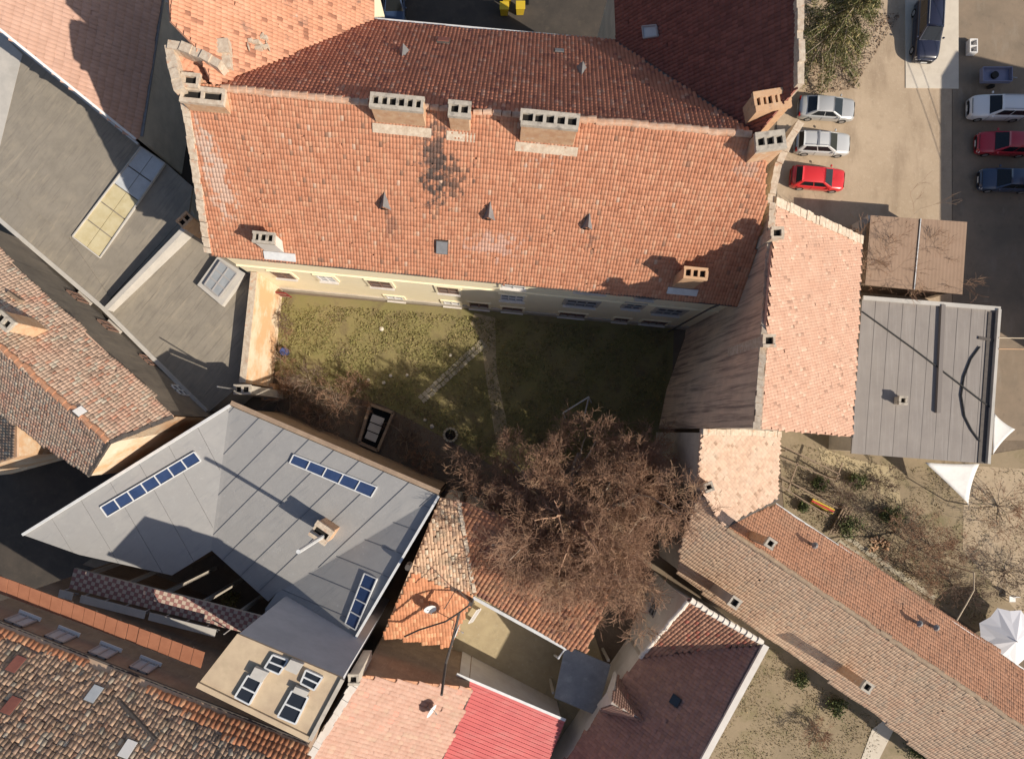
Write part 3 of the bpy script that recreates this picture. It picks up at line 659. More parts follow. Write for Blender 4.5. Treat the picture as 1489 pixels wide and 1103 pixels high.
# ================================================================== long house in the lower right
lh = thing('long_house', 'long low house with terracotta and weathered tile slopes running to the lower right corner', 'building', W(1250, 900))
pLN = Pl((1055, 768, 9.2), (1489, 1058, 9.2), (1300, 838, 6.3)); pLS = Pl((1055, 768, 9.2), (1489, 1058, 9.2), (1181, 972, 6.2))
LN_poly = [(1056, 768), (1068, 757), (1128, 733), (1245, 807), (1340, 868), (1489, 972), (1640, 1075), (1640, 1160)]
LS_poly = [(1055, 769), (1640, 1160), (1500, 1215), (1345, 1100), (1277, 1042), (1181, 972), (1089, 908), (985, 835), (988, 796), (1018, 716), (1034, 738)]
body(body(MB(), pLN, LN_poly, .3), pLS, LS_poly, .3).build('wall', M['plaster'], lh)
d = roof_deck(lh, pLN, LN_poly, M['tile_terra'], 'roof'); roof_tiles(d, pLN, LN_poly, M['tile_terra'], .18, .31, .013, .009)
d = roof_deck(lh, pLS, LS_poly, M['tile_moss'], 'roof'); roof_tiles(d, pLS, LS_poly, M['tile_moss'], .18, .31, .013, .008, jit=.006, turn=.03)
ridge_tiles(lh, pLN.at(1057, 769), pLN.at(1500, 1066), M['ridge_moss'], .42, .17, jit=.03)
MB().bar(pLN.at(1128, 732) - Vector((0, 0, .05)), pLN.at(1640, 1074) - Vector((0, 0, .05)), .13, .12).build('gutter', M['trim'], lh)
for (px, py, z0, z1, w, m, lab) in ((1121, 790, 8, 11.9, .55, 'brick', 'tall brick chimney beside the pale roof'), (1262, 999, 5, 10.2, .62, 'brick', 'brick chimney standing on the weathered slope'), (1069, 876, 5, 10.8, .62, 'plaster', 'grey chimney at the lower eave')):
    c = W(px, py, z1); chimney(lh, c, z0, z1, w, w, (.83, -.56, 0), M[m], M['cap'], (1, 1), soot=M['soot'], label=lab)
for px, py in ((1178, 790), (1328, 902), (1352, 908)):
    c = pLN.at(px, py); b = MB().tube([c - Vector((0, 0, .1)), c + Vector((0, 0, .7))], .13, 8).build('vent_pipe', M['zinc'], lh)
    MB().tube([c + Vector((0, 0, .72)), c + Vector((0, 0, .95))], [.24, .04], 8).build('vent_cowl', M['zinc'], b)

# ================================================================== white house at the bottom
wh = thing('courtyard_house', 'white house with steep dark brown tile roof and a sunlit triangular slope', 'building', W(990, 980))
pD = Pl((1110, 935, 9.7), (1020, 1103, 9.7), (930, 955, 5.0)); pT = Pl((1110, 935, 9.7), (1001, 871, 9.7), (930, 955, 5.0))
D_poly = [(1110, 936), (1010, 1122), (968, 1200), (780, 1160), (845, 1074), (893, 1005), (930, 955)]
T_poly = [(1110, 935), (1001, 871), (930, 955)]
body(body(MB(), pD, D_poly, .16), pT, T_poly, .12).build('wall', M['white'], wh)
d = roof_deck(wh, pD, D_poly, M['tile_dark'], 'roof'); roof_tiles(d, pD, D_poly, M['tile_dark'], .26, .36, .045)
d = roof_deck(wh, pT, T_poly, M['tile_rose'], 'roof', label=None) if False else roof_deck(wh, pT, T_poly, M['tile_dark'], 'roof'); roof_tiles(d, pT, T_poly, mk('sun_brightened_tile', (.47, .26, .17), (.40, .20, .13), 1.8, island=.2, icol=(((.45, .16, .11), .08),)), .27, .36, .06)  # tile colour of this slope made lighter and warmer for the sun on it
ridge_tiles(wh, pT.at(1108, 934) + Vector((0, 0, .05)), pT.at(1003, 872) + Vector((0, 0, .05)), M['ridge_white'], .42, .2); ridge_tiles(wh, pT.at(1000, 873) + Vector((0, 0, .05)), pT.at(931, 954) + Vector((0, 0, .05)), M['ridge_white'], .42, .18)
MB().bar(pD.at(1111, 937) + Vector((.1, 0, .05)), pD.at(968, 1200) + Vector((.1, 0, .05)), .42, .22).build('coping', M['white'], wh)
hatch(pD, 983, 1018, .7, .7, M['glass'], wh)
# hipped dormer
rd0, rd1 = W(889, 1022, 7.4), pD.at(936, 1047); n0, s0 = pD.at(897, 980), pD.at(871, 1032)
MB().add([rd0, rd1, n0, s0, n0 - Vector((0, 0, 1)), s0 - Vector((0, 0, 1)), rd0 - Vector((0, 0, 2))], [(0, 2, 1), (0, 1, 3), (0, 3, 5, 6), (0, 6, 4, 2)]).build('dormer', M['white'], wh)
pd1, pd2 = Pl(rd0, rd1, n0), Pl(rd0, rd1, s0)
for pl, po in ((pd1, [(889, 1022), (936, 1047), (897, 980)]), (pd2, [(889, 1022), (936, 1047), (871, 1032)])): roof_tiles(wh, pl, po, M['tile_rose'], .2, .28, .04, name='dormer_tiles')
# windows in its walls
aW, cW = Vector(pT.at(1001, 871)), Vector(pT.at(930, 955)); dW = Vector((cW.x - aW.x, cW.y - aW.y, 0)).normalized(); oW = Vector((dW.y, -dW.x, 0))
if oW.x > 0: oW = -oW
fW = Vector((aW.x, aW.y, 0)) - oW*.12
for s_, z_ in ((2.4, 3.4),): wall_window(wh, fW + dW*s_ + Vector((0, 0, z_)), dW, oW, 1.0, 1.4, M['frame_grey'], M['glass'], M['white'], 2, 2)

# ================================================================== grey flat roofed garage and brown shed on the right
ga = thing('flat_roofed_garage', 'garage with large flat grey felt roof right of the pink roof', 'garage', W(1340, 550))
zg = 4.0; GP = [(1254, 432), (1453, 448), (1437, 674), (1238, 659)]; pG = Pl((1254, 432, zg), (1453, 448, zg), (1437, 674, zg - .05))
body(MB(), pG, GP, .2).build('wall', M['plaster'], ga)
lf = lambda s, t: (Vector(pG.at(*GP[0]))*(1-s) + Vector(pG.at(*GP[1]))*s)*(1-t) + (Vector(pG.at(*GP[3]))*(1-s) + Vector(pG.at(*GP[2]))*s)*t
ns = 10
for i in range(ns):
    a, b = i/ns, (i+1)/ns
    MB().slab([lf(a, 0) , lf(b, 0), lf(b, 1), lf(a, 1)], .16).build('felt_strip', M['felt_grey'], ga)
    if i: MB().bar(lf(a, .001) + Vector((0, 0, .012)), lf(a, .999) + Vector((0, 0, .004)), .02, .010).build('felt_seam', M['felt_seam'], ga)
MB().bar(lf(0, .005) + Vector((0, 0, .08)), lf(1, .005) + Vector((0, 0, .08)), .3, .16).build('coping', M['felt_light'], ga)
MB().bar(lf(.985, .012) + Vector((0, 0, .15)), lf(.985, 1) + Vector((0, 0, .15)), .22, .32).build('coping', M['felt_light'], ga)
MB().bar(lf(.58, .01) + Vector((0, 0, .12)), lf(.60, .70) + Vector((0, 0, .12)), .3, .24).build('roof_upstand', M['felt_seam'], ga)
MB().bar(lf(.945, .03) + Vector((0, 0, .03)), lf(.945, 1) + Vector((0, 0, .03)), .5, .05).build('roof_shade_strip', M['gutter'], ga)  # dark strip laid along the coping in place of its shadow
MB().bar(lf(.86, .2) + Vector((0, 0, .05)), lf(.98, .21) + Vector((0, 0, .05)), .2, .07).build('roof_shade_strip', M['gutter'], ga)  # short dark cross strip, shade laid on in the same way
c = W(1314, 582, 4.7); chimney(ga, c, 3.6, 4.7, .55, .55, (1, -.07, 0), M['plaster'], M['cap'], (1, 1), soot=M['soot'])
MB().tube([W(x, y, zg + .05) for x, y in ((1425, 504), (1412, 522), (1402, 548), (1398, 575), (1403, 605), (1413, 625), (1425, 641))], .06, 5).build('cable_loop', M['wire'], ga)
MB().tube([W(1254, 453, zg + .05), W(1330, 508, zg + .05), W(1440, 592, zg + .05)], .055, 5).build('cable', M['wire'], ga)  # thin dark diagonal line across the roof, built as a tube

sh = thing('brown_shed', 'small shed with brown corrugated sheet roof above the grey garage', 'shed', W(1330, 370))
BP = [(1266, 313), (1406, 323), (1399, 428), (1258, 414)]; pB = Pl((1266, 313, 3.6), (1406, 323, 3.4), (1399, 428, 3.3))
body(MB(), pB, BP, .3).build('wall', M['wood'], sh)
lb = lambda s, t: (pB.at(*BP[0])*(1-s) + pB.at(*BP[1])*s)*(1-t) + (pB.at(*BP[3])*(1-s) + pB.at(*BP[2])*s)*t
for k_, (a, b) in enumerate(((0, .515), (.512, 1))):
    n = 26; vs = []; fs = []
    for i in range(n + 1):
        h = .007 if i % 2 else -.0
        for t in (0, 1): vs.append(lb(a + (b-a)*i/n, t) + Vector((0, 0, h + .03*k_)))
    for i in range(n + 1): vs += [vs[2*i] - Vector((0, 0, .06)), vs[2*i+1] - Vector((0, 0, .06))]
    m0 = 2*(n+1)
    for i in range(n): fs += [(2*i, 2*i+1, 2*i+3, 2*i+2), (m0+2*i, m0+2*i+2, m0+2*i+3, m0+2*i+1), (2*i, 2*i+2, m0+2*i+2, m0+2*i), (2*i+1, m0+2*i+1, m0+2*i+3, 2*i+3)]
    MB().add(vs, fs).build('roof_sheet', M['shedbrown'], sh)
MB().bar(lb(.515, 0) + Vector((0, 0, .06)), lb(.50, 1) + Vector((0, 0, .06)), .06, .05).build('ridge_strip', M['trim'], sh)
wbx = thing('garden_wall', 'pale whitewashed wall stub left of the brown shed', 'wall', W(1257, 335))
MB().box(W(1257, 334, 1.2), .75, 1.5, 2.4).build('wall_block', M['white'], wbx); MB().box(W(1257, 334, 2.45), .9, 1.65, .1).build('coping', M['cap'], wbx)

def panels(parent, pl, poly, direction, step, mat, start=0.0, seam=True, gap=.012, name='roof_panel', t=.1):
    """standing-seam panels: strips running along direction (two photo points)"""
    a, b = pl.at(*direction[0]), pl.at(*direction[1]); V = (b - a).normalized(); U = V.cross(pl.n).normalized(); o = pl.at(*poly[0])
    P = [((pl.at(*p) - o).dot(U), (pl.at(*p) - o).dot(V)) for p in poly]; us = [p[0] for p in P]; x = min(us) + start - step
    while x < max(us):
        q = clip(clip(P, (1, 0), x + step - gap), (-1, 0), -x - gap)
        if len(q) > 2 and max(t[0] for t in q) - min(t[0] for t in q) > .05:
            MB().slab([o + U*s + V*r_ for s, r_ in q], t, pl.n).build(name, mat, parent)
            e = [t for s, t in q if abs(s - (x + step - gap)) < 1e-4]
            if seam and len(e) >= 2: MB().bar(o + U*(x + step) + V*min(e) + pl.n*.02, o + U*(x + step) + V*max(e) + pl.n*.02, .04, .05, pl.n).build('seam', M['seam'], parent)
        x += step
# ================================================================== grey felt roofed building on the left
gl = thing('felt_roofed_building', 'building with broad grey-beige felt roof left of the central building', 'building', W(190, 400))
zl = 5.2
pL = Pl((0, 45, 5.6), (205, 212, 5.3), (300, 600, 5.1))
L1 = [(-60, -5), (0, 45), (205, 212), (189, 232), (101, 346), (-60, 215)]
L2 = [(101, 346), (189, 232), (205, 212), (240, 236), (280, 272), (275, 308), (162, 432), (150, 440)]
L3 = [(-60, 215), (101, 346), (162, 434), (150, 449), (120, 425), (-60, 270)]
L4 = [(150, 449), (162, 434), (275, 308), (292, 326), (340, 370), (372, 394), (354, 556), (302, 600)]
body(MB(), pL, [(-60, -5), (0, 45), (205, 212), (240, 236), (292, 326), (340, 370), (372, 394), (354, 556), (302, 600), (150, 449), (-60, 270)], .1).build('wall', M['plaster'], gl)
for po, dz, m in ((L1, .22, 'bitumen'), (L2, .02, 'bitumen'), (L3, .10, 'bitumen'), (L4, .0, 'bitumen')):
    MB().slab([pL.at(*p) + Vector((0, 0, dz)) for p in po], .18 + dz).build('felt_roof', M[m], gl)
for po, dz, dr, st_ in ((L1, .222, ((101, 346), (189, 232)), .62), (L4, .012, ((162, 434), (275, 308)), .95)):
    pq_ = Pl(*[pL.at(*p) + Vector((0, 0, dz)) for p in ((0, 45), (205, 212), (300, 600))]); panels(gl, pq_, po, dr, st_, M['bitumen'], .2, seam=False, gap=.010, name='felt_strip', t=.06)
MB().slab([pL.at(*p) + Vector((0, 0, .245)) for p in ((-60, 0), (0, 47), (36, 82), (0, 228), (-60, 200))], .01).build('felt_sheet', M['felt_light'], gl)
coping(gl, [pL.at(-60, -4) + Vector((0, 0, .3)), pL.at(0, 46) + Vector((0, 0, .3)), pL.at(204, 212) + Vector((0, 0, .3))], M['trim'], .16, .16)
coping(gl, [pL.at(-60, 268) + Vector((0, 0, .1)), pL.at(150, 447) + Vector((0, 0, .1)), pL.at(301, 598) + Vector((0, 0, .1))], M['felt_light'], .3, .16)
for a, b in (((20, 62), (-40, 300)),): pass
# skylight strip: milky and bluish sheets
q0, q1, q2, q3 = (205, 214), (240, 238), (146, 375), (106, 344)
ps = Pl((205, 214, 5.75), (240, 238, 5.5), (106, 344, 5.65)); lq = lambda s, t: (ps.at(*q0)*(1-s) + ps.at(*q1)*s)*(1-t) + (ps.at(*q3)*(1-s) + ps.at(*q2)*s)*t
sk = MB().bar(lq(0, 0), lq(0, 1), .08, .2).bar(lq(1, 0), lq(1, 1), .08, .2).bar(lq(0, 0), lq(1, 0), .08, .2).bar(lq(0, 1), lq(1, 1), .08, .2).build('skylight', M['felt_light'], gl)
for i, m in enumerate(('glass_film', 'glass_film', 'glass_milk', 'glass_milk', 'glass_milk')):
    for j in range(2): MB().slab([lq(j/2 + .01, i/5 + .005), lq(j/2 + .49, i/5 + .005), lq(j/2 + .49, i/5 + .195), lq(j/2 + .01, i/5 + .195)], .04).build('pane', M[m], sk)
# dividing parapet with chimney
mbx = MB(); A, B = W(151, 447, 0), W(283, 314, 0)
pa, pb_ = W(152, 446, 6.1), W(278, 316, 6.6); dd = (pb_ - pa); side = Vector((dd.y, -dd.x, 0)).normalized()*.32
mbx.prism([pa, pb_, pb_ + side, pa + side], 4.0); mbx.build('parapet', M['felt_light'], gl)
c = W(266, 318, 8.2); chimney(gl, c, 4.5, 8.0, .95, .62, dd, M['brick_orange'], M['brick_orange'], (2, 1), soot=M['soot'], label='orange brick chimney on the felt roof')
# square skylight with six panes
pk = Pl((306, 392, 5.75), (348, 402, 5.75), (320, 430, 5.7)); KQ = ((322, 377), (349, 394), (318, 438), (290, 414))
mbx = MB()
mbx.prism([pk.at(*p) - Vector((0, 0, .08)) for p in ((316, 372), (356, 397), (322, 444), (286, 414))], 5.0); mbx.build('skylight_curb', M['felt_light'], gl)
roof_window(gl, pk, ((321, 380), (345, 398), (319, 432), (298, 414)), M['frame_grey'], M['glass_pale'], 2, 3, .14, .08, 'skylight')
# sunny boundary parapet towards the courtyard
wp = [W(374, 396, 6.0), W(357, 556, 6.0)]; so = Vector((-.4, 0, 0))
MB().prism([wp[0], wp[1], wp[1] + so, wp[0] + so], 0).build('boundary_wall', M['orange_wall'], gl)
coping(gl, [p + Vector((-.2, 0, .05)) for p in wp], M['mortar'], .46, .12)
c = W(352, 566, 7.6); chimney(gl, c, 0, 7.6, 1.1, .6, (1, 0, 0), M['plaster'], M['cap'], (2, 1), soot=M['soot'], label='grey chimney with mast at the lower corner of the felt roof')
MB().tube([W(343, 566, 7.5), W(343, 566, 7.5) + Vector((0, 0, 3.2))], .05, 6).build('mast', M['zinc'], gl)

# brown sheet roof in the upper left corner
br = thing('sheet_roofed_building', 'building with brown-pink sheet roof in the upper left corner', 'building', W(90, 60))
pR = Pl((242, -40, 7.0), (203, 196, 7.0), (20, 20, 11.5)); R_poly = [(242, -60), (203, 200), (196, 204), (0, 42), (-80, -24), (-80, -80)]
body(MB(), pR, R_poly, .2).build('wall', M['plaster'], br)
u, v = pR.axes(); o0 = pR.at(100, 60); P2 = [((pR.at(*p) - o0).dot(u), (pR.at(*p) - o0).dot(v)) for p in R_poly]
uu = [p[0] for p in P2]; x = min(uu)
while x < max(uu):
    q = clip(clip(P2, (1, 0), x + .595), (-1, 0), -x)
    if len(q) > 2: MB().slab([o0 + u*a + v*b for a, b in q], .08, pR.n).build('roof_sheet', M['pinkfelt'], br)
    x += .6
roof_tiles(br, pR, R_poly, M['pinkfelt'], .28, .5, .04, .006)
MB().bar(W(243, -60, 6.9), W(204, 198, 6.9), .42, .14).build('gutter', M['zinc'], br)
MB().bar(pR.at(0, 43) + Vector((0, 0, .06)), pR.at(198, 203) + Vector((0, 0, .06)), .16, .14).build('verge', M['trim'], br)

# ================================================================== weathered tile house on the left edge
tl = thing('weathered_tile_house', 'house with weathered brown tile roof on the left edge and bright patched gable wall', 'building', W(120, 560))
pTN = Pl((160, 641, 14.4), (0, 503, 14.4), (120, 478, 11.4)); pTS = Pl((160, 641, 14.4), (0, 503, 14.4), (60, 646, 11.2))
TN_poly = [(160, 641), (253, 604), (120, 478), (0, 365), (-60, 308), (-60, 451), (0, 503)]; TS_poly = [(160, 641), (129, 690), (60, 646), (0, 600), (-60, 560), (-60, 451), (0, 503)]
body(body(MB(), pTN, TN_poly, .15), pTS, TS_poly, .15).build('wall', mk('shade_darkened_plaster', (.24, .205, .165), (.17, .145, .12), .6, layers=[((.33, .28, .21), 1.2, .56, .72, (2, 2, .4), .6), ((.09, .08, .07), .9, .55, .75, (2, 2, .3), .7)], bump=.3), tl)  # street wall plaster coloured dark for the shade it stands in
mbx = MB(); gp = [pTN.at(160, 641), pTN.at(253, 604), pTS.at(129, 690)]; gn = Vector((1, -.9, 0)).normalized()*.10
q = [gp[2] + gn, gp[0] + gn, gp[1] + gn]; dn = Vector((0, 0, .12))
mbx.add([q[0]-dn, q[1]-dn, q[2]-dn, Vector((q[2].x, q[2].y, 0)), Vector((q[0].x, q[0].y, 0))], [(0, 1, 2, 3, 4), (4, 3, 2, 1, 0)]); mbx.build('gable_wall', M['orange_wall'], tl)
d = roof_deck(tl, pTN, TN_poly, M['tile_tan'], 'roof'); roof_tiles(d, pTN, TN_poly, M['tile_tan'], .2, .31, .025, .018, jit=.012, turn=.05)
d = roof_deck(tl, pTS, TS_poly, M['tile_moss'], 'roof'); roof_tiles(d, pTS, TS_poly, M['tile_tan'], .2, .31, .025, .018, jit=.012, turn=.05)
ridge_tiles(tl, pTN.at(-30, 478), pTN.at(158, 640), M['ridge_clay'], .42, .2, jit=.05)
rough_coping(tl, pTN.at(252, 606) + Vector((0, 0, .04)), pTN.at(160, 643) + Vector((0, 0, .05)), M['gutter'], .2, .18, .5, 'verge'); rough_coping(tl, pTS.at(160, 643) + Vector((0, 0, .05)), pTS.at(130, 690) + Vector((0, 0, .04)), M['gutter'], .2, .18, .5, 'verge')
c = W(4, 466, 15.6); chimney(tl, c, 10.5, 15.6, 1.1, .7, (.75, -.65, 0), M['brick'], M['cap'], (2, 1), soot=M['soot'])
hatch(pTN, 116, 600, .55, .65, M['frame_white'], tl); MB().box(pTN.at(27, 433) + Vector((0, 0, .25)), .9, .18, .5, (.8, -.6, 0), (.6, .8, 0)).build('snow_board', M['wood'], tl)
P1 = inset([pTN.at(*p) for p in TN_poly], .15); a1, b1 = P1[1], P1[3]; Xt = Vector((b1.x - a1.x, b1.y - a1.y, 0)).normalized(); Ot = Vector((Xt.y, -Xt.x, 0))
if Ot.y < 0: Ot = -Ot
for px, py in ((262, 568), (216, 524), (156, 474), (112, 432)):
    pw = Pl(Vector((a1.x, a1.y, 0)), Vector((b1.x, b1.y, 0)), Vector((a1.x, a1.y, 1))); pw.n = Ot; pw.a = Vector((a1.x, a1.y, 0)); c = pw.at(px, py)
    wall_window(tl, c, Xt, Ot, 1.0, 1.4, M['frame_brown'] if px < 250 else M['frame_white'], M['glass'], M['plaster'], 2, 2)
sg = thing('stub_house', 'old house corner with pale gable at the far left edge below the weathered roof', 'building', W(0, 640))
pq = Pl((25, 612, 9.0), (22, 662, 9.0), (-60, 640, 7.0)); QP = [(24, 606), (24, 664), (-80, 700), (-80, 580)]
body(MB(), pq, QP, .1).build('wall', M['orange_wall'], sg); roof_tiles(roof_deck(sg, pq, QP, M['tile_lichen']), pq, QP, M['tile_lichen'], .2, .31, .04)

# ================================================================== grey metal roof with three wings round a small court
gm = thing('metal_roofed_building', 'building with grey sheet metal roof folded round a small dark court', 'building', W(340, 760))
zo = 10.8
pMA = Pl((335, 590, zo), (638, 720, zo), (350, 800, 8.9)); 
lowL = pMA.at(308, 800); lowR = pMA.at(402, 862)
pMB = Pl(W(335, 590, zo), W(33, 777, zo), lowL); pMC = Pl(W(638, 720, zo), W(514, 932, zo), lowR)
MA_poly = [(335, 590), (638, 720), (402, 862), (390, 874), (308, 800)]
MB_poly = [(335, 590), (308, 800), (250, 836), (115, 806), (33, 777)]
MC_poly = [(638, 720), (514, 932), (500, 990), (380, 926), (386, 884), (402, 862)]
w_ = MB(); [body(w_, pl, po, .12) for pl, po in ((pMA, MA_poly), (pMB, MB_poly), (pMC, MC_poly))]; w_.build('wall', M['brownwall'], gm)
panels(gm, pMA, MA_poly, ((425, 645), (325, 745)), 1.62, M['metal'], .3)
panels(gm, pMB, MB_poly, ((200, 690), (262, 800)), 2.2, M['metal'], .3, seam=False)
panels(gm, pMC, MC_poly, ((600, 800), (520, 770)), 1.7, M['metal'], .4)
MB().bar(pMA.at(335, 592) + pMA.n*.0, lowL, .3, .02).build('valley', M['metal'], gm); MB().bar(pMA.at(636, 722), lowR, .3, .02).build('valley', M['metal'], gm)
coping(gm, [W(33, 777, zo + .1), W(335, 589, zo + .1)], M['trim'], .16, .16); coping(gm, [W(638, 721, zo + .1), W(514, 932, zo + .1)], M['trim'], .16, .16)
coping(gm, [W(336, 588, zo + .05) + Vector((0, .12, 0)), W(639, 718, zo + .05) + Vector((0, .12, 0))], M['brownwall'], .3, .14)
roof_window(gm, pMB, ((283, 656), (293, 669), (157, 750), (147, 736)), M['trim'], M['glass_blue'], 1, 7, .16, .07, 'skylight')
roof_window(gm, pMA, ((428, 660), (549, 707), (540, 722), (422, 672)), M['trim'], M['glass_blue'], 5, 1, .16, .07, 'skylight')
roof_window(gm, pMC, ((531, 833), (549, 841), (518, 915), (503, 906)), M['trim'], M['glass_blue'], 1, 4, .16, .07, 'skylight')
c = W(466, 775, 12.0); Xc = (.72, .6, 0); chimney(gm, c, 8.5, 11.9, 1.15, 1.0, (.8, -.55, 0), M['brick'], M['mortar'], (1, 1), cap=.06, soot=M['soot'], label='square brick chimney with tall flue pipe')
pt = W(470, 779, 11.5); MB().tube([pt, pt + Vector((0, 0, 5.6))], .13, 8).build('flue_pipe', M['trim'], gm)
pt = W(596, 820, 10.6); MB().tube([pt, pt + Vector((0, 0, 1.1))], .2, 8).build('vent_pipe', M['gutter'], gm)
# court notch: yellow-leaved creeper box
# chequered gallery
gy = thing('chequered_gallery', 'raised gallery floor chequered in rose and cream tiles along the dark alley', 'gallery', W(250, 870))
pY = Pl((115, 828, 9.4), (380, 905, 9.4), (120, 850, 9.4)); gA, gB = pY.at(108, 826), pY.at(386, 897); gX = (gB - gA).normalized(); gYd = Vector((-gX.y, gX.x, 0)); 
if gYd.y > 0: gYd = -gYd
gL = (gB - gA).length; gw = 1.35
MB().slab([gA, gB, gB + gYd*gw, gA + gYd*gw], .25).build('floor_slab', M['plaster'], gy)
mt = [mk('rose_floor_tile', (.33, .165, .145), (.28, .14, .125), 3), mk('cream_floor_tile', (.55, .44, .35), (.48, .38, .31), 3)]
tsz = gw/5; nn = int(gL/tsz); tm = []
for k in (0, 1):
    t_ = MB().box((0, 0, 0), tsz*.96, tsz*.96, .03, gX, gYd); me = bpy.data.meshes.new('floor_tile'); me.from_pydata(t_.v, [], t_.f); me.materials.append(mt[k]); tm.append(me)
for i in range(nn):
    for j in range(5):
        o = link('floor_tile', tm[(i + j) % 2], gy); o.location = gA + gX*((i+.5)*tsz) + gYd*((j+.5)*tsz) + Vector((0, 0, .02)) - ORG[gy.name]
rl = MB()
for i in range(0, 9):
    p = gA + gX*(gL*i/8*.84) + gYd*(gw + .05); rl.bar(p + Vector((0, 0, -.3)), p + Vector((0, 0, 1.0)), .06)
rl.build('railing_posts', M['frame_grey'], gy)
for a, b in ((.0, .07), (.11, .44), (.46, .80)):
    p, q = gA + gX*gL*a + gYd*(gw + .1), gA + gX*gL*b + gYd*(gw + .1)
    MB().bar(p + Vector((0, 0, 1.05)), q + Vector((0, 0, 1.05)), .5, .06).build('handrail_board', M['felt_light'], gy)
    for z in (.35, .7): MB().bar(p + Vector((0, 0, z)), q + Vector((0, 0, z)), .05).build('rail', M['zinc'], gy)
for i in range(5):
    p = gA + gX*gL*(.05 + .2*i) + gYd*.4; MB().bar(Vector((p.x, p.y, 0)), Vector((p.x, p.y, 9.15)), .25).build('pillar', M['plaster'], gy)

# lean-to strip of orange sheets in the alley
st = thing('orange_lean_to', 'narrow lean-to roof of orange clay sheets running along the dark alley', 'roof', W(150, 905))
p0, p1 = W(-20, 830, 14.0), W(298, 948, 14.0); dx = (p1 - p0).normalized(); dy = Vector((dx.y, -dx.x, 0)); L_ = (p1 - p0).length; n = 20
mo = mk('orange_clay_sheet', (.33, .14, .08), (.28, .115, .065), 1.5, island=.2)
for i in range(n):
    a = p0 + dx*(L_*i/n + .02); b = p0 + dx*(L_*(i+1)/n - .02); dn = dy*1.15 + Vector((0, 0, -.35)); j = Vector((0, 0, random.gauss(0, .02)))
    MB().slab([a + j, b + j, b + dn + j, a + dn + j], .06).build('roof_sheet', mo, st)
for k_ in range(9): q = p0 + dx*(L_*(k_ + .5)/9); MB().bar(q + Vector((0, 0, -.1)), q + dy*1.1 + Vector((0, 0, -1.3)), .1).build('bracket', M['wood'], st)

# ================================================================== big weathered tile house in the lower left corner
ll = thing('corner_tile_house', 'large house with rough lichen-brown tiles and orange eave rows in the lower left corner', 'building', W(200, 1020))
ZC = 16.0; pC = Pl((0, 905, ZC), (450, 1082, ZC), (150, 1103, 19.2)); C_poly = [(-60, 882), (0, 905), (450, 1082), (420, 1160), (-60, 1160)]
w_ = MB(); body(w_, pC, C_poly, .25).build('wall', M['brownwall'], ll)
d = roof_deck(ll, pC, C_poly, M['tile_moss'], 'roof')
lerp = lambda a, b, t: (a[0] + (b[0]-a[0])*t, a[1] + (b[1]-a[1])*t)
E0, E1 = (-60, 882), (450, 1082)
band = [E0, E1, (444, 1130), (300, 1058), (190, 985), (0, 930), (-60, 912)]
rest = [(-60, 912), (0, 930), (190, 985), (300, 1058), (444, 1130), (420, 1160), (-60, 1160)]
roof_tiles(d, pC, band, M['tile_orange'], .30, .42, .06, .045, jit=.012)
roof_tiles(d, pC, rest, M['tile_lichen'], .24, .34, .045, .038, jit=.025, turn=.08)
for (px, py, m) in ((24, 967, 'frame_brown'), (17, 1027, 'frame_brown'), (137, 1010, 'glass_film'), (186, 1090, 'frame_white')):
    hatch(pC, px, py, .62, 1.0, M[m] if m != 'frame_brown' else M['tile_brown'], ll)
MB().bar(pC.at(176, 1018) + Vector((0, 0, .15)), pC.at(229, 1074) + Vector((0, 0, .15)), .2, .16).bar(pC.at(229, 1074) + Vector((0, 0, .15)), pC.at(213, 1092) + Vector((0, 0, .15)), .15, .14).build('roof_ladder', M['gutter'], ll)
MB().bar(W(-60, 880, ZC - .1), W(450, 1080, ZC - .1), .16, .14).build('gutter', M['gutter'], ll)
P1 = inset([pC.at(*p) for p in C_poly], .25); a1, b1 = P1[0], P1[2]; Xl = Vector((b1.x - a1.x, b1.y - a1.y, 0)).normalized(); Ol = Vector((-Xl.y, Xl.x, 0))
pw = Pl(Vector((a1.x, a1.y, 0)), Vector((b1.x, b1.y, 0)), Vector((a1.x, a1.y, 1))); pw.n = Ol; pw.a = Vector((a1.x, a1.y, 0))
for px, py in ((88, 925), (150, 948), (209, 969), (30, 902)):
    c = pw.at(px, py); wall_window(ll, c, Xl, Ol, 1.1, 1.3, M['frame_grey'], M['glass_film'], M['frame_white'], 2, 1)
# flat-topped house beside it with four skylights in its sunlit roof
fbh = thing('flat_topped_house', 'tall narrow house with flat beige plastered roof and four dark skylights', 'building', W(395, 1000))
zf = 17.6; pF = Pl((290, 994, zf), (345, 921, zf), (498, 986, zf)); F_poly = [(288, 994), (345, 921), (499, 986), (452, 1074)]
body(MB(), pF, F_poly, .05, drop=.12).build('wall', mk('shaded_metal_grey', (.46, .47, .50), (.40, .41, .44), .8), fbh)  # bluish grey wall colour copies the metal roof's tone in shade
MB().slab([pF.at(*p) for p in F_poly], .16).build('roof', M['beige'], fbh)
coping(fbh, [pF.at(*p) + Vector((0, 0, .06)) for p in ((288, 994), (452, 1074))], M['beige'], .3, .16); coping(fbh, [pF.at(*p) + Vector((0, 0, .07)) for p in ((452, 1074), (499, 986))], M['plaster'], .22, .18)
for q in (((362, 980), (382, 989), (364, 1022), (343, 1011)), ((398, 950), (420, 958), (407, 978), (386, 969)), ((446, 972), (470, 983), (458, 1001), (438, 991)), ((426, 1002), (449, 1012), (431, 1050), (405, 1039))):
    fr_ = roof_window(fbh, pF, q, M['trim'], M['glass'], 1, 2, .2, .09)
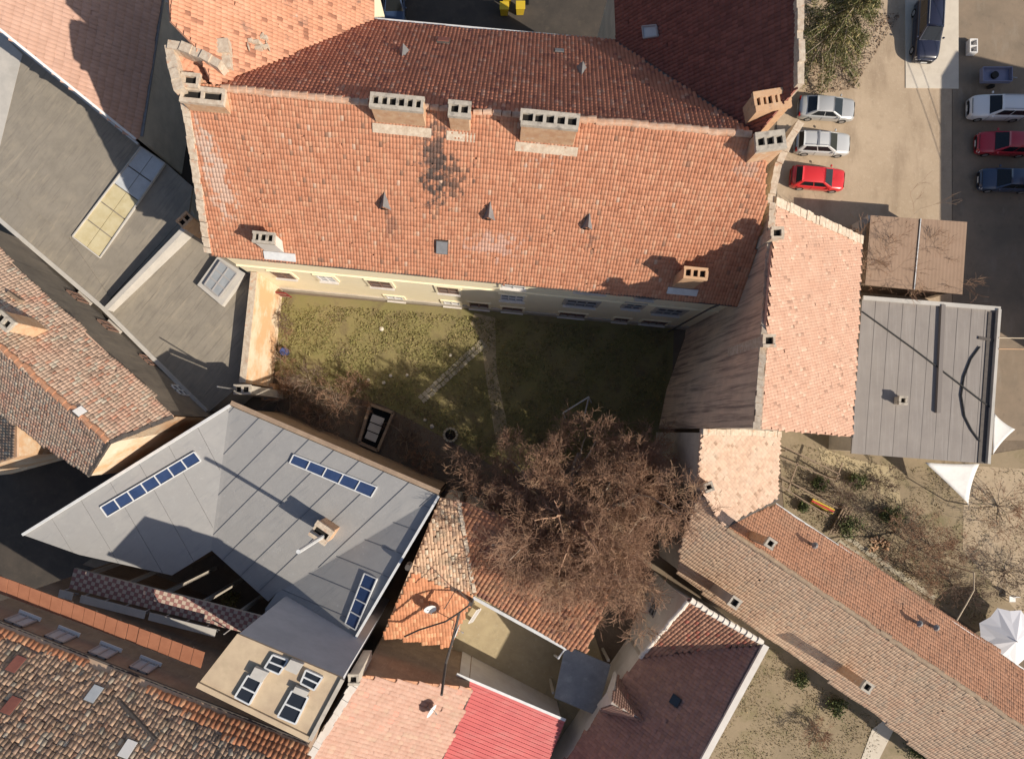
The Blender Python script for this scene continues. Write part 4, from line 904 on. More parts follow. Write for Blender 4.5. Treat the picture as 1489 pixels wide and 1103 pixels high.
for q in (((374, 966), (394, 974), (384, 988), (366, 980)), ((425, 955), (444, 962), (434, 977), (416, 969)), ((432, 994), (452, 1002), (447, 1010), (428, 1002))):
    MB().slab([pF.at(*p) + Vector((0, 0, .38)) for p in q], .3).build('roof_light_box', M['felt_light'], fbh)
# ================================================================== small roofs between the yards
rw = thing('hip_tile_house', 'low house with patched hip roof of brown and orange tiles under the tree branches', 'building', W(700, 830))
p1 = Pl((640, 724, 9.3), (668, 729, 9.2), (556, 925, 6.2)); q1_ = [(640, 724), (668, 729), (690, 862), (655, 940), (556, 925)]
z690 = p1.at(690, 862)
p2 = Pl(W(668, 729, 9.2), z690, W(822, 938, z690.z)); q2_ = [(668, 729), (800, 775), (905, 800), (880, 880), (852, 948), (822, 938), (690, 862)]
body(body(MB(), p1, q1_, .2), p2, q2_, .25).build('wall', M['white'], rw)
d = roof_deck(rw, p1, q1_, M['tile_moss'], 'roof'); roof_tiles(d, p1, [(640, 724), (668, 729), (690, 862), (640, 850), (600, 830)], M['tile_lichen'], .22, .32, .05, jit=.03, turn=.06)
roof_tiles(d, p1, [(600, 830), (640, 850), (690, 862), (655, 940), (556, 925)], M['tile_orange'], .22, .32, .03)
d = roof_deck(rw, p2, q2_, M['tile_terra'], 'roof'); roof_tiles(d, p2, q2_, mk('warm_pantile', (.47, .225, .125), (.38, .17, .10), .9, island=.14, icol=(((.27, .13, .09), .08),), layers=[((.30, .24, .15), .6, .52, .75, None, .5)]), .30, .40, .075, .05)
rough_coping(rw, p1.at(668, 730) + Vector((0, 0, .1)), p1.at(690, 860) + Vector((0, 0, .1)), M['mortar'], .26, .16, .35, 'hip_mortar')
MB().bar(W(688, 868, z690.z - .05), W(824, 943, z690.z - .05), .22, .14).build('gutter', M['trim'], rw)
MB().tube([W(822, 942, z690.z - .1), W(812, 956, z690.z - .5), W(806, 952, .3)], .09, 8).build('downpipe', M['trim'], rw)

rs = thing('rose_tile_house', 'house with faded rose tile roof and two satellite dishes at the bottom', 'building', W(570, 1040))
pK = Pl((522, 984, 11.5), (686, 1002, 7.2), (448, 1103, 11.5)); K_poly = [(522, 982), (686, 1001), (640, 1110), (615, 1170), (406, 1170), (452, 1098)]
body(MB(), pK, K_poly, .15).build('wall', M['brownwall'], rs); d = roof_deck(rs, pK, K_poly, M['tile_rose'], 'roof'); roof_tiles(d, pK, K_poly, M['tile_rose'], .31, .40, .085, .014)
rough_coping(rs, pK.at(519, 988) + Vector((0, 0, .12)), pK.at(440, 1118) + Vector((0, 0, .12)), M['white'], .45, .3, .5, 'verge'); rough_coping(rs, pK.at(524, 983), pK.at(684, 1001), M['ridge_clay'], .2, .12, .4, 'verge')
c = W(514, 988, 12.8); chimney(rs, c, 8, 12.8, .6, .6, (1, 0, 0), M['plaster'], M['cap'], (1, 1), soot=M['soot'])

rd = thing('red_roofed_house', 'house with bright red ribbed metal roof at the bottom centre', 'building', W(730, 1040))
pE = Pl((664, 980, 5.6), (822, 1047, 4.0), (641, 1103, 5.6)); E_poly = [(664, 980), (822, 1047), (780, 1150), (622, 1150), (641, 1103), (687, 1002)]
body(MB(), pE, E_poly, .2).build('wall', M['white'], rd)
a, b = pE.at(664, 980), pE.at(822, 1047); U = (b - a).normalized(); V = pE.n.cross(U).normalized()
if V.y > 0: V = -V
P = [((pE.at(*p) - a).dot(U), (pE.at(*p) - a).dot(V)) for p in E_poly]; y = min(p[1] for p in P)
while y < max(p[1] for p in P):
    q = clip(clip(P, (0, 1), y + .295), (0, -1), -y)
    if len(q) > 2:
        MB().slab([a + U*s_ + V*t_ for s_, t_ in q], .05, pE.n).build('roof_sheet', M['red_sheet'], rd)
        xs = [s_ for s_, t_ in q]; MB().bar(a + U*min(xs) + V*(y + .04) + pE.n*.02, a + U*max(xs) + V*(y + .04) + pE.n*.02, .07, .05, pE.n).build('rib', M['red_sheet'], rd)
    y += .3
MB().bar(pE.at(664, 979) + Vector((0, 0, .04)), pE.at(822, 1046) + Vector((0, 0, .04)), .2, .1).build('gutter', M['trim'], rd)
MB().bar(pE.at(686, 1003) + Vector((0, 0, .08)), pE.at(622, 1150) + Vector((0, 0, .08)), .12, .14).build('flashing', M['gutter'], rd)

sl = thing('concrete_canopy', 'small grey concrete slab roof between sandy yard and white house', 'canopy', W(845, 985))
sp = [W(822, 938, 3.0), W(888, 966, 3.0), W(868, 1040, 3.0), W(806, 1014, 3.0)]
MB().slab(sp, .18).build('slab', mk('wet_concrete', (.30, .30, .30), (.23, .23, .235), 1.2, layers=[((.40, .40, .39), 1.6, .55, .7, None, .5)]), sl)
for p in sp: MB().bar((p.x*.985, p.y*.985, 0), (p.x*.985, p.y*.985, 2.82), .18).build('post', M['plaster'], sl)

# neighbour house east of the frame: it shades the asphalt
nb = thing('neighbour_house', 'neighbour house standing off the right edge beyond the shaded asphalt', 'building', (49, 15, 0))
MB().prism([Vector((47.4, 4, 9.2)), Vector((56, 4, 9.2)), Vector((56, 21.5, 9.2)), Vector((47.4, 21.5, 9.2))]).build('wall', M['beige'], nb)
MB().add([(47, 3.6, 9.2), (56.4, 3.6, 9.2), (56.4, 22, 9.2), (47, 22, 9.2), (51.5, 3.6, 12), (51.5, 22, 12)], [(0, 1, 4), (1, 2, 5, 4), (2, 3, 5), (3, 0, 4, 5), (0, 3, 2, 1)]).build('roof', M['tile_terra'], nb)
# ================================================================== cars
PAINT = {}
def paint(n, c, met=.0): 
    if n not in PAINT: PAINT[n] = mk(n + '_car_paint', c, rough=.28, metallic=met, spec=.5, coat=.6)
    return PAINT[n]
m_glassc = mk('car_glass', (.012, .014, .016), rough=.06, spec=.6); m_tyre = mk('tyre_rubber', (.02, .02, .02)); m_rim = mk('wheel_rim', (.42, .42, .43), rough=.35, metallic=.6)
m_lamp = mk('headlamp_glass', (.62, .64, .66), rough=.15, spec=.6); m_tail = mk('tail_lamp', (.38, .015, .015), rough=.2); m_plas = mk('black_trim', (.025, .025, .026), rough=.6)
m_plate = mk('number_plate_blank', (.7, .7, .68), rough=.4)
def car(label, px, py, ang, col, L=4.3, Wd=1.76, Hh=1.48, kind='hatch', group=None, z0=.03):
    """nose along +x before turning by ang degrees"""
    c = W(px, py, .7); c.z = z0; t = thing('parked_car', label, 'car', c, group); t.rotation_euler = (0, 0, R(ang)); ORG[t.name] = Vector((0, 0, 0))
    hw = Wd/2; n = 15
    def loft(st, m, name, parent, smooth=True):
        vs = []; fs = []; k = len(st[0])
        for row in st: vs += row
        for i in range(len(st)-1):
            for j in range(k-1): fs.append((i*k+j, (i+1)*k+j, (i+1)*k+j+1, i*k+j+1))
        fs.append(tuple(range(k-1, -1, -1))); fs.append(tuple(range((len(st)-1)*k, len(st)*k)))
        return MB().add(vs, fs).build(name, m, parent, smooth=False)
    # hull
    X = [-.5, -.485, -.45, -.38, -.28, -.1, .08, .2, .3, .38, .44, .475, .495, .5]
    Wf = [.78, .88, .95, .99, 1, 1, 1, 1, .99, .97, .93, .86, .76, .66]
    zd = {'hatch': [.70, .86, .93, .95, .95, .94, .93, .92, .88, .84, .79, .73, .64, .56], 'suv': [.82, 1.0, 1.06, 1.08, 1.08, 1.07, 1.06, 1.05, 1.02, .98, .93, .86, .74, .64],
          'estate': [.72, .88, .94, .96, .96, .95, .94, .93, .89, .85, .80, .73, .64, .56], 'saloon': [.66, .84, .90, .92, .93, .93, .92, .91, .87, .83, .78, .71, .62, .55]}[kind]
    st = []
    for x, w, z in zip(X, Wf, zd):
        w *= hw; st.append([(x*L, -w*.96, .2), (x*L, -w, .42), (x*L, -w*.985, z-.14), (x*L, -w*.93, z-.03), (x*L, -w*.7, z), (x*L, 0, z + .035), (x*L, w*.7, z), (x*L, w*.93, z-.03), (x*L, w*.985, z-.14), (x*L, w, .42), (x*L, w*.96, .2)])
    b = loft(st, paint(*col), 'body', t); b.data.shade_smooth(); 
    # cabin: belt rectangle to roof rectangle
    xb0, xr0, xr1, xb1 = {'hatch': (-.46, -.36, .05, .24), 'suv': (-.48, -.42, .06, .22), 'estate': (-.485, -.42, .04, .23), 'saloon': (-.40, -.24, .05, .25)}[kind]
    zb = zd[4] - .03; wb, wr = hw*.92, hw*.70
    def P(x, y, z): return Vector((x*L, y, z))
    B = [P(xb0, -wb, zb), P(xb0, wb, zb), P(xb1, wb, zb), P(xb1, -wb, zb)]; T = [P(xr0, -wr, Hh-.04), P(xr0, wr, Hh-.04), P(xr1, wr*.97, Hh-.05), P(xr1, -wr*.97, Hh-.05)]
    cb = MB().add(B + T, [(0, 4, 5, 1), (1, 5, 6, 2), (2, 6, 7, 3), (3, 7, 4, 0), (4, 7, 6, 5)]).build('cabin', paint(*col), t, bevel=.03)
    rf = []
    for x, dz in ((xr0-.012, -.03), (xr0+.03, .0), ((xr0+xr1)/2, .035), (xr1-.03, .012), (xr1+.012, -.03)):
        rf.append([(x*L, -wr*1.0, Hh-.05+dz*.4), (x*L, -wr*.8, Hh-.012+dz), (x*L, 0, Hh+.012+dz), (x*L, wr*.8, Hh-.012+dz), (x*L, wr*1.0, Hh-.05+dz*.4)])
    r_ = loft(rf, paint(*col), 'roof_panel', t); r_.data.shade_smooth()
    def pane(q, name, s0=.08, s1=.92, t0=.08, t1=.92):
        lf_ = lambda s, t_: (q[0]*(1-s) + q[1]*s)*(1-t_) + (q[3]*(1-s) + q[2]*s)*t_
        p = [lf_(s0, t0), lf_(s1, t0), lf_(s1, t1), lf_(s0, t1)]; nn = (p[1]-p[0]).cross(p[3]-p[0]).normalized(); cc = (p[0]+p[2])/2
        if nn.dot(cc - Vector((0, 0, .8))) < 0: nn = -nn
        vs = [v + nn*.012 for v in p] + [v - nn*.01 for v in p]
        MB().add(vs, [(0, 1, 2, 3), (7, 6, 5, 4), (0, 4, 5, 1), (1, 5, 6, 2), (2, 6, 7, 3), (3, 7, 4, 0)]).build(name, m_glassc, t)
    pane([B[2], B[3], T[3], T[2]], 'windscreen', .06, .94, .04, .98); pane([B[0], B[1], T[1], T[0]], 'rear_window', .08, .92, .15, .95)
    for q in ([B[0], B[3], T[3], T[0]], [B[1], B[2], T[2], T[1]]):
        pane(q, 'side_window', .12, .50, .12, .9); pane(q, 'side_window', .53, .90, .12, .9)
    for sx in (-.305, .31):
        for sy in (-1, 1):
            cy = sy*(hw - .10); w = MB().tube([(sx*L, cy - .1, .32), (sx*L, cy + .1, .32)], .32, 14).build('wheel', m_tyre, t)
            MB().tube([(sx*L, cy + sy*.095, .32), (sx*L, cy + sy*.108, .32)], .2, 10).build('rim', m_rim, w)
    for sy in (-1, 1):
        MB().add([(.462*L, sy*hw*.86, zd[10]-.10), (.462*L, sy*hw*.50, zd[11]-.03), (.498*L, sy*hw*.46, zd[12]-.02), (.497*L, sy*hw*.74, zd[12]-.1), (.45*L, sy*hw*.94, zd[11]-.2), (.49*L, sy*hw*.8, zd[12]-.2)], [(0, 1, 2, 3), (0, 3, 5, 4)]).build('headlight', m_lamp, t)
        MB().box((-.492*L, sy*hw*.72, zd[1]-.16), .07, hw*.34, .22).build('taillight', m_tail, t)
        MB().box((xb1*L - .22, sy*(hw + .07), zb + .07), .13, .17, .13).build('mirror', paint(*col), t, bevel=.03)
    MB().bar((.478*L, -hw*.66, zd[11] + .02), (.478*L, hw*.66, zd[11] + .02), .03).build('bonnet_gap', m_plas, t)
    for sy in (-1, 1):
        for x in (xb1 - .02, (xb0 + xb1)/2 - .02, xb0 + .07): MB().bar((x*L, sy*(hw + .002), .34), (x*L, sy*(hw*.985 + .002), zb - .12), .022, .022).build('door_gap', m_plas, t)
    MB().box((.499*L, 0, .48), .04, hw*1.1, .18).build('grille', m_plas, t); MB().box((.507*L, 0, .40), .02, .5, .11).build('number_plate', m_plate, t)
    if kind in ('estate', 'suv'):
        for sy in (-1, 1): MB().bar((xr0*L + .15, sy*wr*.86, Hh + .05), (xr1*L - .1, sy*wr*.86, Hh + .045), .04).build('roof_rail', m_rim, t)
    if kind == 'estate': 
        for x in (-.18, -.16): MB().bar((x*L, -wr, Hh + .07), (x*L, wr, Hh + .07), .06, .03).build('roof_bar', m_rim, t)
    return t
gC = 'cars parked in the yard and on the asphalt'
SIL = ('silver', (.48, .48, .47), .35); LSIL = ('pale_silver', (.56, .56, .55), .25); RED = ('bright_red', (.58, .028, .03)); NAVY = ('navy', (.018, .02, .04)); WHT = ('white', (.72, .72, .72)); CRIM = ('crimson', (.40, .015, .03)); BLU = ('dark_blue', (.03, .05, .10))
car('silver saloon parked nose to the gravel, topmost of the row by the wall', 1203, 157, -4, SIL, 4.45, 1.74, 1.42, 'saloon', gC)
car('pale silver estate with roof bars between the silver saloon and the red car', 1197, 208, -3, LSIL, 4.35, 1.72, 1.48, 'estate', gC)
car('bright red hatchback beside the ragged wall end, lowest of the row', 1190, 259, -5, RED, 4.25, 1.74, 1.42, 'hatch', gC)
car('black off-road car standing on the pale concrete pad', 1348, 44, -93, NAVY, 4.9, 1.92, 1.75, 'suv', gC, z0=.08)
car('white estate car parked in the shade at the right edge', 1452, 156, 179, WHT, 4.6, 1.8, 1.58, 'suv', gC)
car('crimson car between the white and the dark blue car in the shade', 1462, 208, 178, CRIM, 4.4, 1.76, 1.5, 'hatch', gC)
car('dark blue saloon lowest in the shaded row at the right edge', 1466, 261, 178, BLU, 4.4, 1.76, 1.42, 'saloon', gC)
car('dark blue car half in view in the shaded court at the top', 573, 2, -88, BLU, 4.1, 1.7, 1.45, 'hatch', gC)
# small trailer and crates on the asphalt
tr = thing('cart_trailer', 'low blue-grey trailer with a dark spare wheel in the shade above the white car', 'trailer', W(1446, 111))
c = W(1446, 111, .7); m_tr = mk('blue_grey_sheet', (.20, .21, .30), rough=.5)
b = MB().box(c, 2.3, 1.1, .12).build('bed', m_tr, tr)
for sx, sy, lx, ly in ((0, .55, 2.3, .05), (0, -.55, 2.3, .05), (1.15, 0, .05, 1.1), (-1.15, 0, .05, 1.1)): MB().box(c + Vector((sx, sy, .2)), lx, ly, .35).build('side_board', m_tr, tr)
MB().tube([c + Vector((-.1, 0, .08)), c + Vector((-.1, 0, .26))], .28, 14).build('spare_wheel', m_tyre, tr)
for sy in (-.62, .62): MB().tube([c + Vector((0, sy-.07, -.4)), c + Vector((0, sy+.07, -.4))], .28, 12).build('wheel', m_tyre, tr)
MB().bar(c + Vector((1.1, 0, -.1)), c + Vector((2.0, 0, -.25)), .08).build('drawbar', M['zinc'], tr)
cr = thing('white_crate', 'white rectangular crate on the asphalt above the trailer', 'crate', W(1413, 69)); c = W(1413, 69, .3)
for sx, sy, lx, ly in ((.28, 0, .08, 1.1), (-.28, 0, .08, 1.1), (0, .52, .5, .08), (0, -.52, .5, .08), (0, 0, .5, .08)): MB().box(c + Vector((sx, sy, 0)), lx, ly, .5).build('board', M['frame_white'], cr)
MB().box(c - Vector((0, 0, .2)), .5, 1.0, .05).build('base', M['frame_grey'], cr)

# ================================================================== big bare tree and shrubs
tb = W(829, 735, 0)
bare_tree('bare_tree', 'huge leafless tree with dense red-brown twigs in the courtyard', 'tree', W(812, 724, 0), 5.6, .45,
          [(15, .26, 5.8), (50, .22, 5.2), (85, .22, 5.0), (120, .22, 4.8), (155, .24, 5.2), (190, .34, 5.6), (225, .42, 5.6), (260, .42, 5.4), (295, .40, 5.4), (330, .36, 5.5), (0, .42, 5.0), (60, .42, 4.6), (240, .60, 5.2), (285, .60, 5.2), (320, .56, 5.2), (170, .45, 4.6),
           (115, .93, 9.5, 3), (150, .92, 8.8, 3), (75, .94, 8.2, 3), (195, .93, 7.4, 3)],
          11, M['bark'], M['twig'], 5, kids=(4, 6), up=.015, minr=.0115, ang=(.45, 1.05), wig=.19, lean=(.3, -.6))
def shrub(label, px, py, h, seed, name='bare_shrub', m='twig_dark', n=10, rise=(.35, .8), lv=4, group=None, z=0.0):
    rg = random.Random(seed)
    return bare_tree(name, label, 'shrub', W(px, py, z), 0.0, .05, [(i*360/n + rg.uniform(-20, 20), rg.uniform(*rise), h*rg.uniform(.6, 1.0)) for i in range(n)], seed, M['bark'], M[m], lv, group, kids=(2, 4), up=.05, minr=.009)
gs = 'leafless shrubs along the courtyard edge'
for i, (px, py, h, lab) in enumerate(((420, 575, 1.9, 'bare brown shrub beside the grey chimney corner of the courtyard'), (450, 556, 2.3, 'bare shrub second from the courtyard corner chimney'), (490, 590, 2.6, 'broad bare shrub left of the timber bed frame'),
                                      (462, 600, 1.8, 'bare shrub against the metal roofed building wall'), (520, 560, 1.3, 'low bare shrub at the upper left corner of the timber bed'), (590, 640, 1.6, 'bare shrub right of the timber bed frame'),
                                      (615, 668, 1.5, 'bare shrub below the stone ring in shade'), (405, 470, 1.5, 'bare creeper shrub at the foot of the sunny boundary wall'), (408, 520, 1.7, 'bare creeper shrub beside the blue barrel'))):
    shrub(lab, px, py, h, 40 + i, group=gs, m='twig_dark' if i % 2 else 'twig')
for i, (px, py, h, lab, m, nm) in enumerate(((1256, 392, 4.6, 'bare spreading tree over the left half of the brown shed', 'twig', 'bare_tree'),
        (1215, 715, 2.1, 'bare shrub beside the timber posts in the right garden', 'twig_dark', 'bare_shrub'), (1302, 772, 2.7, 'large red-brown bare shrub in the middle of the right garden', 'twig', 'bare_shrub'),
        (1352, 792, 2.8, 'red-brown bare shrub nearest the lawn shade sail', 'twig', 'bare_shrub'), (1275, 700, 1.3, 'small bare shrub below the garage wall', 'twig_dark', 'bare_shrub'), (1385, 850, 2.0, 'bare shrub by the garden pole', 'twig_dark', 'bare_shrub'), (1330, 835, 2.0, 'bare shrub along the terracotta eave', 'twig', 'bare_shrub'), (1460, 830, 2.2, 'bare tree at the right edge above the parasol', 'twig_dark', 'bare_shrub'),
        (1255, 955, 1.5, 'bare reddish shrub in the lower garden', 'twig', 'bare_shrub'), (1190, 1062, 1.3, 'russet bare shrub at the bottom of the lower garden', 'twig', 'bare_shrub'), (1450, 735, 3.0, 'bare tree with thin shadow on the sandy ground at the right edge', 'twig', 'bare_shrub'))):
    shrub(lab, px, py, h, 70 + i, name=nm, m=m, group='leafless shrubs of the right gardens')
# evergreen bushes
def bush(label, px, py, r, h, mat='leaf', n=900, name='evergreen_bush', size=.09, z=0.0, cat='bush'):
    t = thing(name, label, cat, W(px, py, z)); c = W(px, py, z); segs = []; pts = []
    rg = random.Random(int(px*7 + py)); k = 9
    tips = [c + Vector((math.cos(a)*r*rg.uniform(.3, .9), math.sin(a)*r*rg.uniform(.3, .9), h*rg.uniform(.45, .95))) for a in [rg.uniform(0, 6.28) for _ in range(k)]]
    for q in tips: segs.append((c, q, .04, .015))
    V, F = tubes_np(segs, 5); np_mesh('stem', V, F, M['bark'], t)
    for i in range(n):
        q = rg.choice(tips); f = rg.uniform(.4, 1.08); p = c.lerp(q, f); s = r*.28
        pts.append(p + Vector((rg.gauss(0, s), rg.gauss(0, s), rg.gauss(0, s*.7))))
    leaf_cloud('foliage', [p for p in pts if p.z > z + .03], size, M[mat], t); return t
bush('round evergreen bush below the pale stony path in the right garden', 1243, 700, .8, 1.1); bush('green bush spreading beside the red and yellow beams', 1232, 765, 1.0, 1.0); bush('evergreen bush under the red-brown shrubs', 1290, 752, .9, .9); bush('dark evergreen bush between timber posts', 1188, 702, .6, .7)
bush('mossy bush near the annex wall', 1165, 735, .5, .6); bush('leafy bush at the bottom right edge of the weathered slope', 1335, 1085, 1.0, .9); bush('spiky yellow-green plant in the lower garden', 1216, 1024, .8, 1.0, n=700, name='yucca_plant', size=.11, cat='plant')
bush('dark bush against the south eave in the lower garden', 1160, 985, .6, .8); bush('small green plant at the end of the orange lean-to', 297, 972, .45, 1.6, n=300, size=.08, cat='plant')
bush('yellow-leaved creeper in the dark metal roof court', 348, 862, .7, 3.2, mat='creeper' if 'creeper' in M else 'grassblade', n=700, size=.09, cat='plant')
# conifer at the top
def conifer(label, px, py, h, rmax, seed):
    rg = random.Random(seed); base = W(px, py, 0); t = thing('conifer_tree', label, 'tree', base); segs = []; pts = []
    for i in range(6): segs.append((base + Vector((0, 0, h*i/6)), base + Vector((0, 0, h*(i+1)/6)), .26*(1-i/6.5), .26*(1-(i+1)/6.5)))
    V, F = tubes_np(segs, 8); np_mesh('trunk', V, F, M['bark'], t); segs = []
    z = 1.4
    while z < h:
        f = (z - 1.4)/(h - 1.4); rr = rmax*(1 - f)**.8 + .2
        for _ in range(4):
            a = rg.uniform(0, 6.28); L = rr*rg.uniform(.75, 1.1); p = base + Vector((0, 0, z)); d = Vector((math.cos(a), math.sin(a), -.12)); n = 8
            for k in range(n):
                d = (d + Vector((rg.gauss(0, .05), rg.gauss(0, .05), -.05))).normalized(); q = p + d*L/n; segs.append((p, q, .05*(1-k/n) + .008, .05*(1-(k+1)/n) + .008))
                for _ in range(48 if k > 1 else 14):
                    s = .32*(1 - .3*k/n); pts.append(p.lerp(q, rg.random()) + Vector((rg.gauss(0, s*.7), rg.gauss(0, s*.7), rg.gauss(0, .08) - .12)))
                p = q
        z += rg.uniform(.32, .5)
    V, F = tubes_np(segs, 4); np_mesh('branches', V, F, M['bark'], t, 'stuff'); leaf_cloud('crown', pts, .055, M['needle'], t, 'stuff', droop=1.0, asp=6.0); return t
conifer('drooping dark green conifer at the top beside the gravel yard', 1182, 78, 9.5, 4.3, 5)
conifer('second conifer further right at the top edge behind the concrete pad', 1392, -62, 8.0, 2.6, 9)

# ================================================================== ground cover
def in_poly(poly, n):
    xs = [p[0] for p in poly]; ys = [p[1] for p in poly]; x = RNG.uniform(min(xs), max(xs), n); y = RNG.uniform(min(ys), max(ys), n); k = pip(x, y, poly); return np.stack([x[k], y[k]], 1)
def cover(name, poly, n, size, mat, z=.03, zr=.05, asp=2.0, patch=0.0):
    q = in_poly(poly, n)
    if patch:
        s = np.sin(q[:, 0]*.05 + 1.3)*np.cos(q[:, 1]*.071 + .4) + np.sin(q[:, 0]*.13 + q[:, 1]*.11)*.5; q = q[s + RNG.normal(0, .4, len(q)) > patch - .6]
    P = np.stack([(q[:, 0] - NX)/PXM, (NY - q[:, 1])/PXM, z + RNG.uniform(0, zr, len(q))], 1)
    return leaf_cloud(name, P, size, M[mat], None, 'stuff', asp=asp)
LAWN = [(412, 440), (972, 482), (970, 625), (760, 690), (690, 650), (600, 600), (470, 560), (405, 520)]
cover('fallen_leaves', LAWN, 2500, .045, 'litter', asp=1.4); cover('lawn_grass', LAWN, 42000, .06, 'grassblade', zr=.10, patch=.15, asp=3.5); cover('leaf_litter', [(380, 540), (560, 560), (700, 640), (700, 730), (600, 690), (400, 590)], 14000, .06, 'litter', asp=1.4)
cover('dry_garden_grass', [(975, 850), (1110, 930), (1180, 990), (1275, 1045), (1280, 1103), (1010, 1103), (1100, 930)], 16000, .06, 'drygrass', patch=.2)
cover('right_garden_grass', [(1140, 640), (1240, 665), (1350, 680), (1489, 680), (1489, 960), (1300, 830), (1140, 740)], 22000, .05, 'drygrass', patch=.3, asp=2.5)
cover('garden_litter', [(1140, 680), (1240, 690), (1330, 740), (1400, 800), (1400, 860), (1300, 835), (1160, 740)], 9000, .06, 'litter', asp=1.4); cover('parking_weeds', [(1165, 20), (1310, 20), (1240, 130), (1170, 140)], 6000, .07, 'litter', asp=1.4)
# stepping stones: double row from the dirt path
gp_ = thing('stone_path', 'double row of pale stone slabs crossing the courtyard lawn', 'path', W(665, 540, .02)); gp_['kind'] = 'structure'; del gp_['category']
A, B = W(612, 582, .03), W(704, 497, .03); d = (B - A); dn = d.normalized(); sd = Vector((-dn.y, dn.x, 0)); k = 17
for i in range(k):
    for s in (-.2, .2):
        c = A + d*((i + .5)/k) + sd*(s + random.gauss(0, .02)) + Vector((0, 0, random.uniform(0, .02))); ang = random.gauss(0, .08)
        X = (Matrix.Rotation(ang, 3, 'Z') @ dn); MB().box(c, d.length/k*.88, .33, .06, X, (-X.y, X.x, 0)).build('stone_slab', m_stone, gp_)
# scattered stones on the lawn
stone_at = ['nearest the yellow wall on the courtyard lawn', 'left of the stones above the timber bed frame', 'second from left above the timber bed frame', 'beside another stone just above the timber bed frame', 'closest to the top right corner of the timber bed frame', 'above the stone slab path on the lawn', 'left of the lower end of the stone slab path', 'between timber bed frame and stone slab path', 'just above left of the stone ring', 'in the shade below left of the stone ring']
for (px, py) in ((555, 478), (520, 568), (535, 552), (558, 556), (568, 546), (655, 516), (618, 610), (592, 545), (628, 620), (612, 680)):
    c = W(px, py, .06); r_ = random.uniform(.12, .22); vs = []
    bm = bmesh.new(); bmesh.ops.create_icosphere(bm, subdivisions=1, radius=r_)
    for v in bm.verts: v.co *= random.uniform(.8, 1.15); v.co.z *= .6; v.co += c
    me = bpy.data.meshes.new('stone'); bm.to_mesh(me); bm.free(); me.materials.append(m_conc); o = link('stone', me); tag(o, 'small pale stone ' + stone_at.pop(0), 'stone', 'pale stones on the lawn')

# ================================================================== things in the courtyard
fb = thing('timber_bed_frame', 'rectangular timber garden bed frame with pale boards inside', 'garden bed', W(546, 620))
cs = [W(538, 588, .5), W(572, 600, .5), W(549, 655, .5), W(522, 643, .5)]
for a, b in zip(cs, cs[1:] + cs[:1]): MB().bar(a - (0, 0, .25) if False else a - Vector((0, 0, .2)), b - Vector((0, 0, .2)), .22, .6).build('side_beam', M['wood'], fb)
for t_ in (.30, .52, .74):
    p = cs[0].lerp(cs[3], t_); q = cs[1].lerp(cs[2], t_); a = p.lerp(q, .2); b = p.lerp(q, .75); MB().bar(a + Vector((0, 0, -.1)), b + Vector((0, 0, -.1)), .62, .06).build('board', M['felt_light'], fb)
MB().slab([c - Vector((0, 0, .42)) for c in cs], .05).build('soil', M['soot'], fb)
gr = thing('stone_ring', 'round ring of stones like a fire pit on the lawn', 'fire pit', W(655, 632))
for i in range(12):
    a = i*math.pi/6; c = W(655, 632, .1) + Vector((math.cos(a)*.52, math.sin(a)*.52, 0)); MB().box(c, .2, .24, .22, (math.cos(a), math.sin(a), 0), (-math.sin(a), math.cos(a), 0)).build('ring_stone', m_stone, gr, bevel=.03)
MB().tube([W(655, 632, .02), W(655, 632, .05)], .45, 16).build('ash_bed', M['soot'], gr)
bl = thing('blue_barrel', 'blue plastic barrel beside the sunny boundary wall', 'barrel', W(416, 512)); c = W(416, 512, 0); m_bl = mk('blue_plastic', (.07, .10, .27), rough=.45)
MB().tube([c + Vector((0, 0, z)) for z in (0, .1, .3, .32, .6, .62, .85, .92)], [.27, .3, .3, .33, .33, .3, .3, .25], 16).build('drum', m_bl, bl); MB().tube([c + Vector((0, 0, .92)), c + Vector((0, 0, .96))], .2, 14).build('lid', m_bl, bl)
gg = thing('swing_frame', 'white metal play frame standing in the courtyard shade', 'play frame', W(838, 592)); p = [W(819, 600, 1.2), W(856, 577, 1.2), W(849, 609, .02), W(822, 608, .02), W(860, 585, .02)]
MB().tube([p[0], p[1]], .06, 6).build('top_bar', M['frame_white'], gg); MB().tube([p[1], p[2]], .06, 6).build('leg', M['frame_white'], gg); MB().tube([p[0], p[3]], .06, 6).build('leg', M['frame_white'], gg); MB().tube([p[1], p[4]], .06, 6).build('leg', M['frame_white'], gg)
bq = thing('masonry_grill', 'low masonry garden grill with small slab top beside the corner chimney', 'grill', W(392, 572)); c = W(392, 570, .5)
MB().box(c - Vector((0, 0, .05)), 1.1, 1.3, .9).build('base', M['brick'], bq, bevel=.03); MB().box(c + Vector((.05, -.1, .45)), .9, .8, .08, (.9, .3, 0), (-.3, .9, 0)).build('slab_top', M['zinc'], bq); MB().tube([c + Vector((.2, .2, .45)), c + Vector((.2, .2, 1.0))], .1, 8).build('flue', M['zinc'], bq)
rdz = thing('red_door_leaf', 'dark red boarded door leaning at the left foot of the yellow wall', 'door', W(412, 431)); c = W(408, 428, .9); MB().box(c, 1.3, .08, 1.7, Xw, Ow).build('boards', mk('dark_red_paint', (.20, .03, .03)), rdz); MB().box(c + Ow*.06 + Vector((0, 0, .5)), 1.2, .05, .12, Xw, Ow).build('batten', M['wood'], rdz); MB().box(c + Ow*.06 - Vector((0, 0, .5)), 1.2, .05, .12, Xw, Ow).build('batten', M['wood'], rdz)
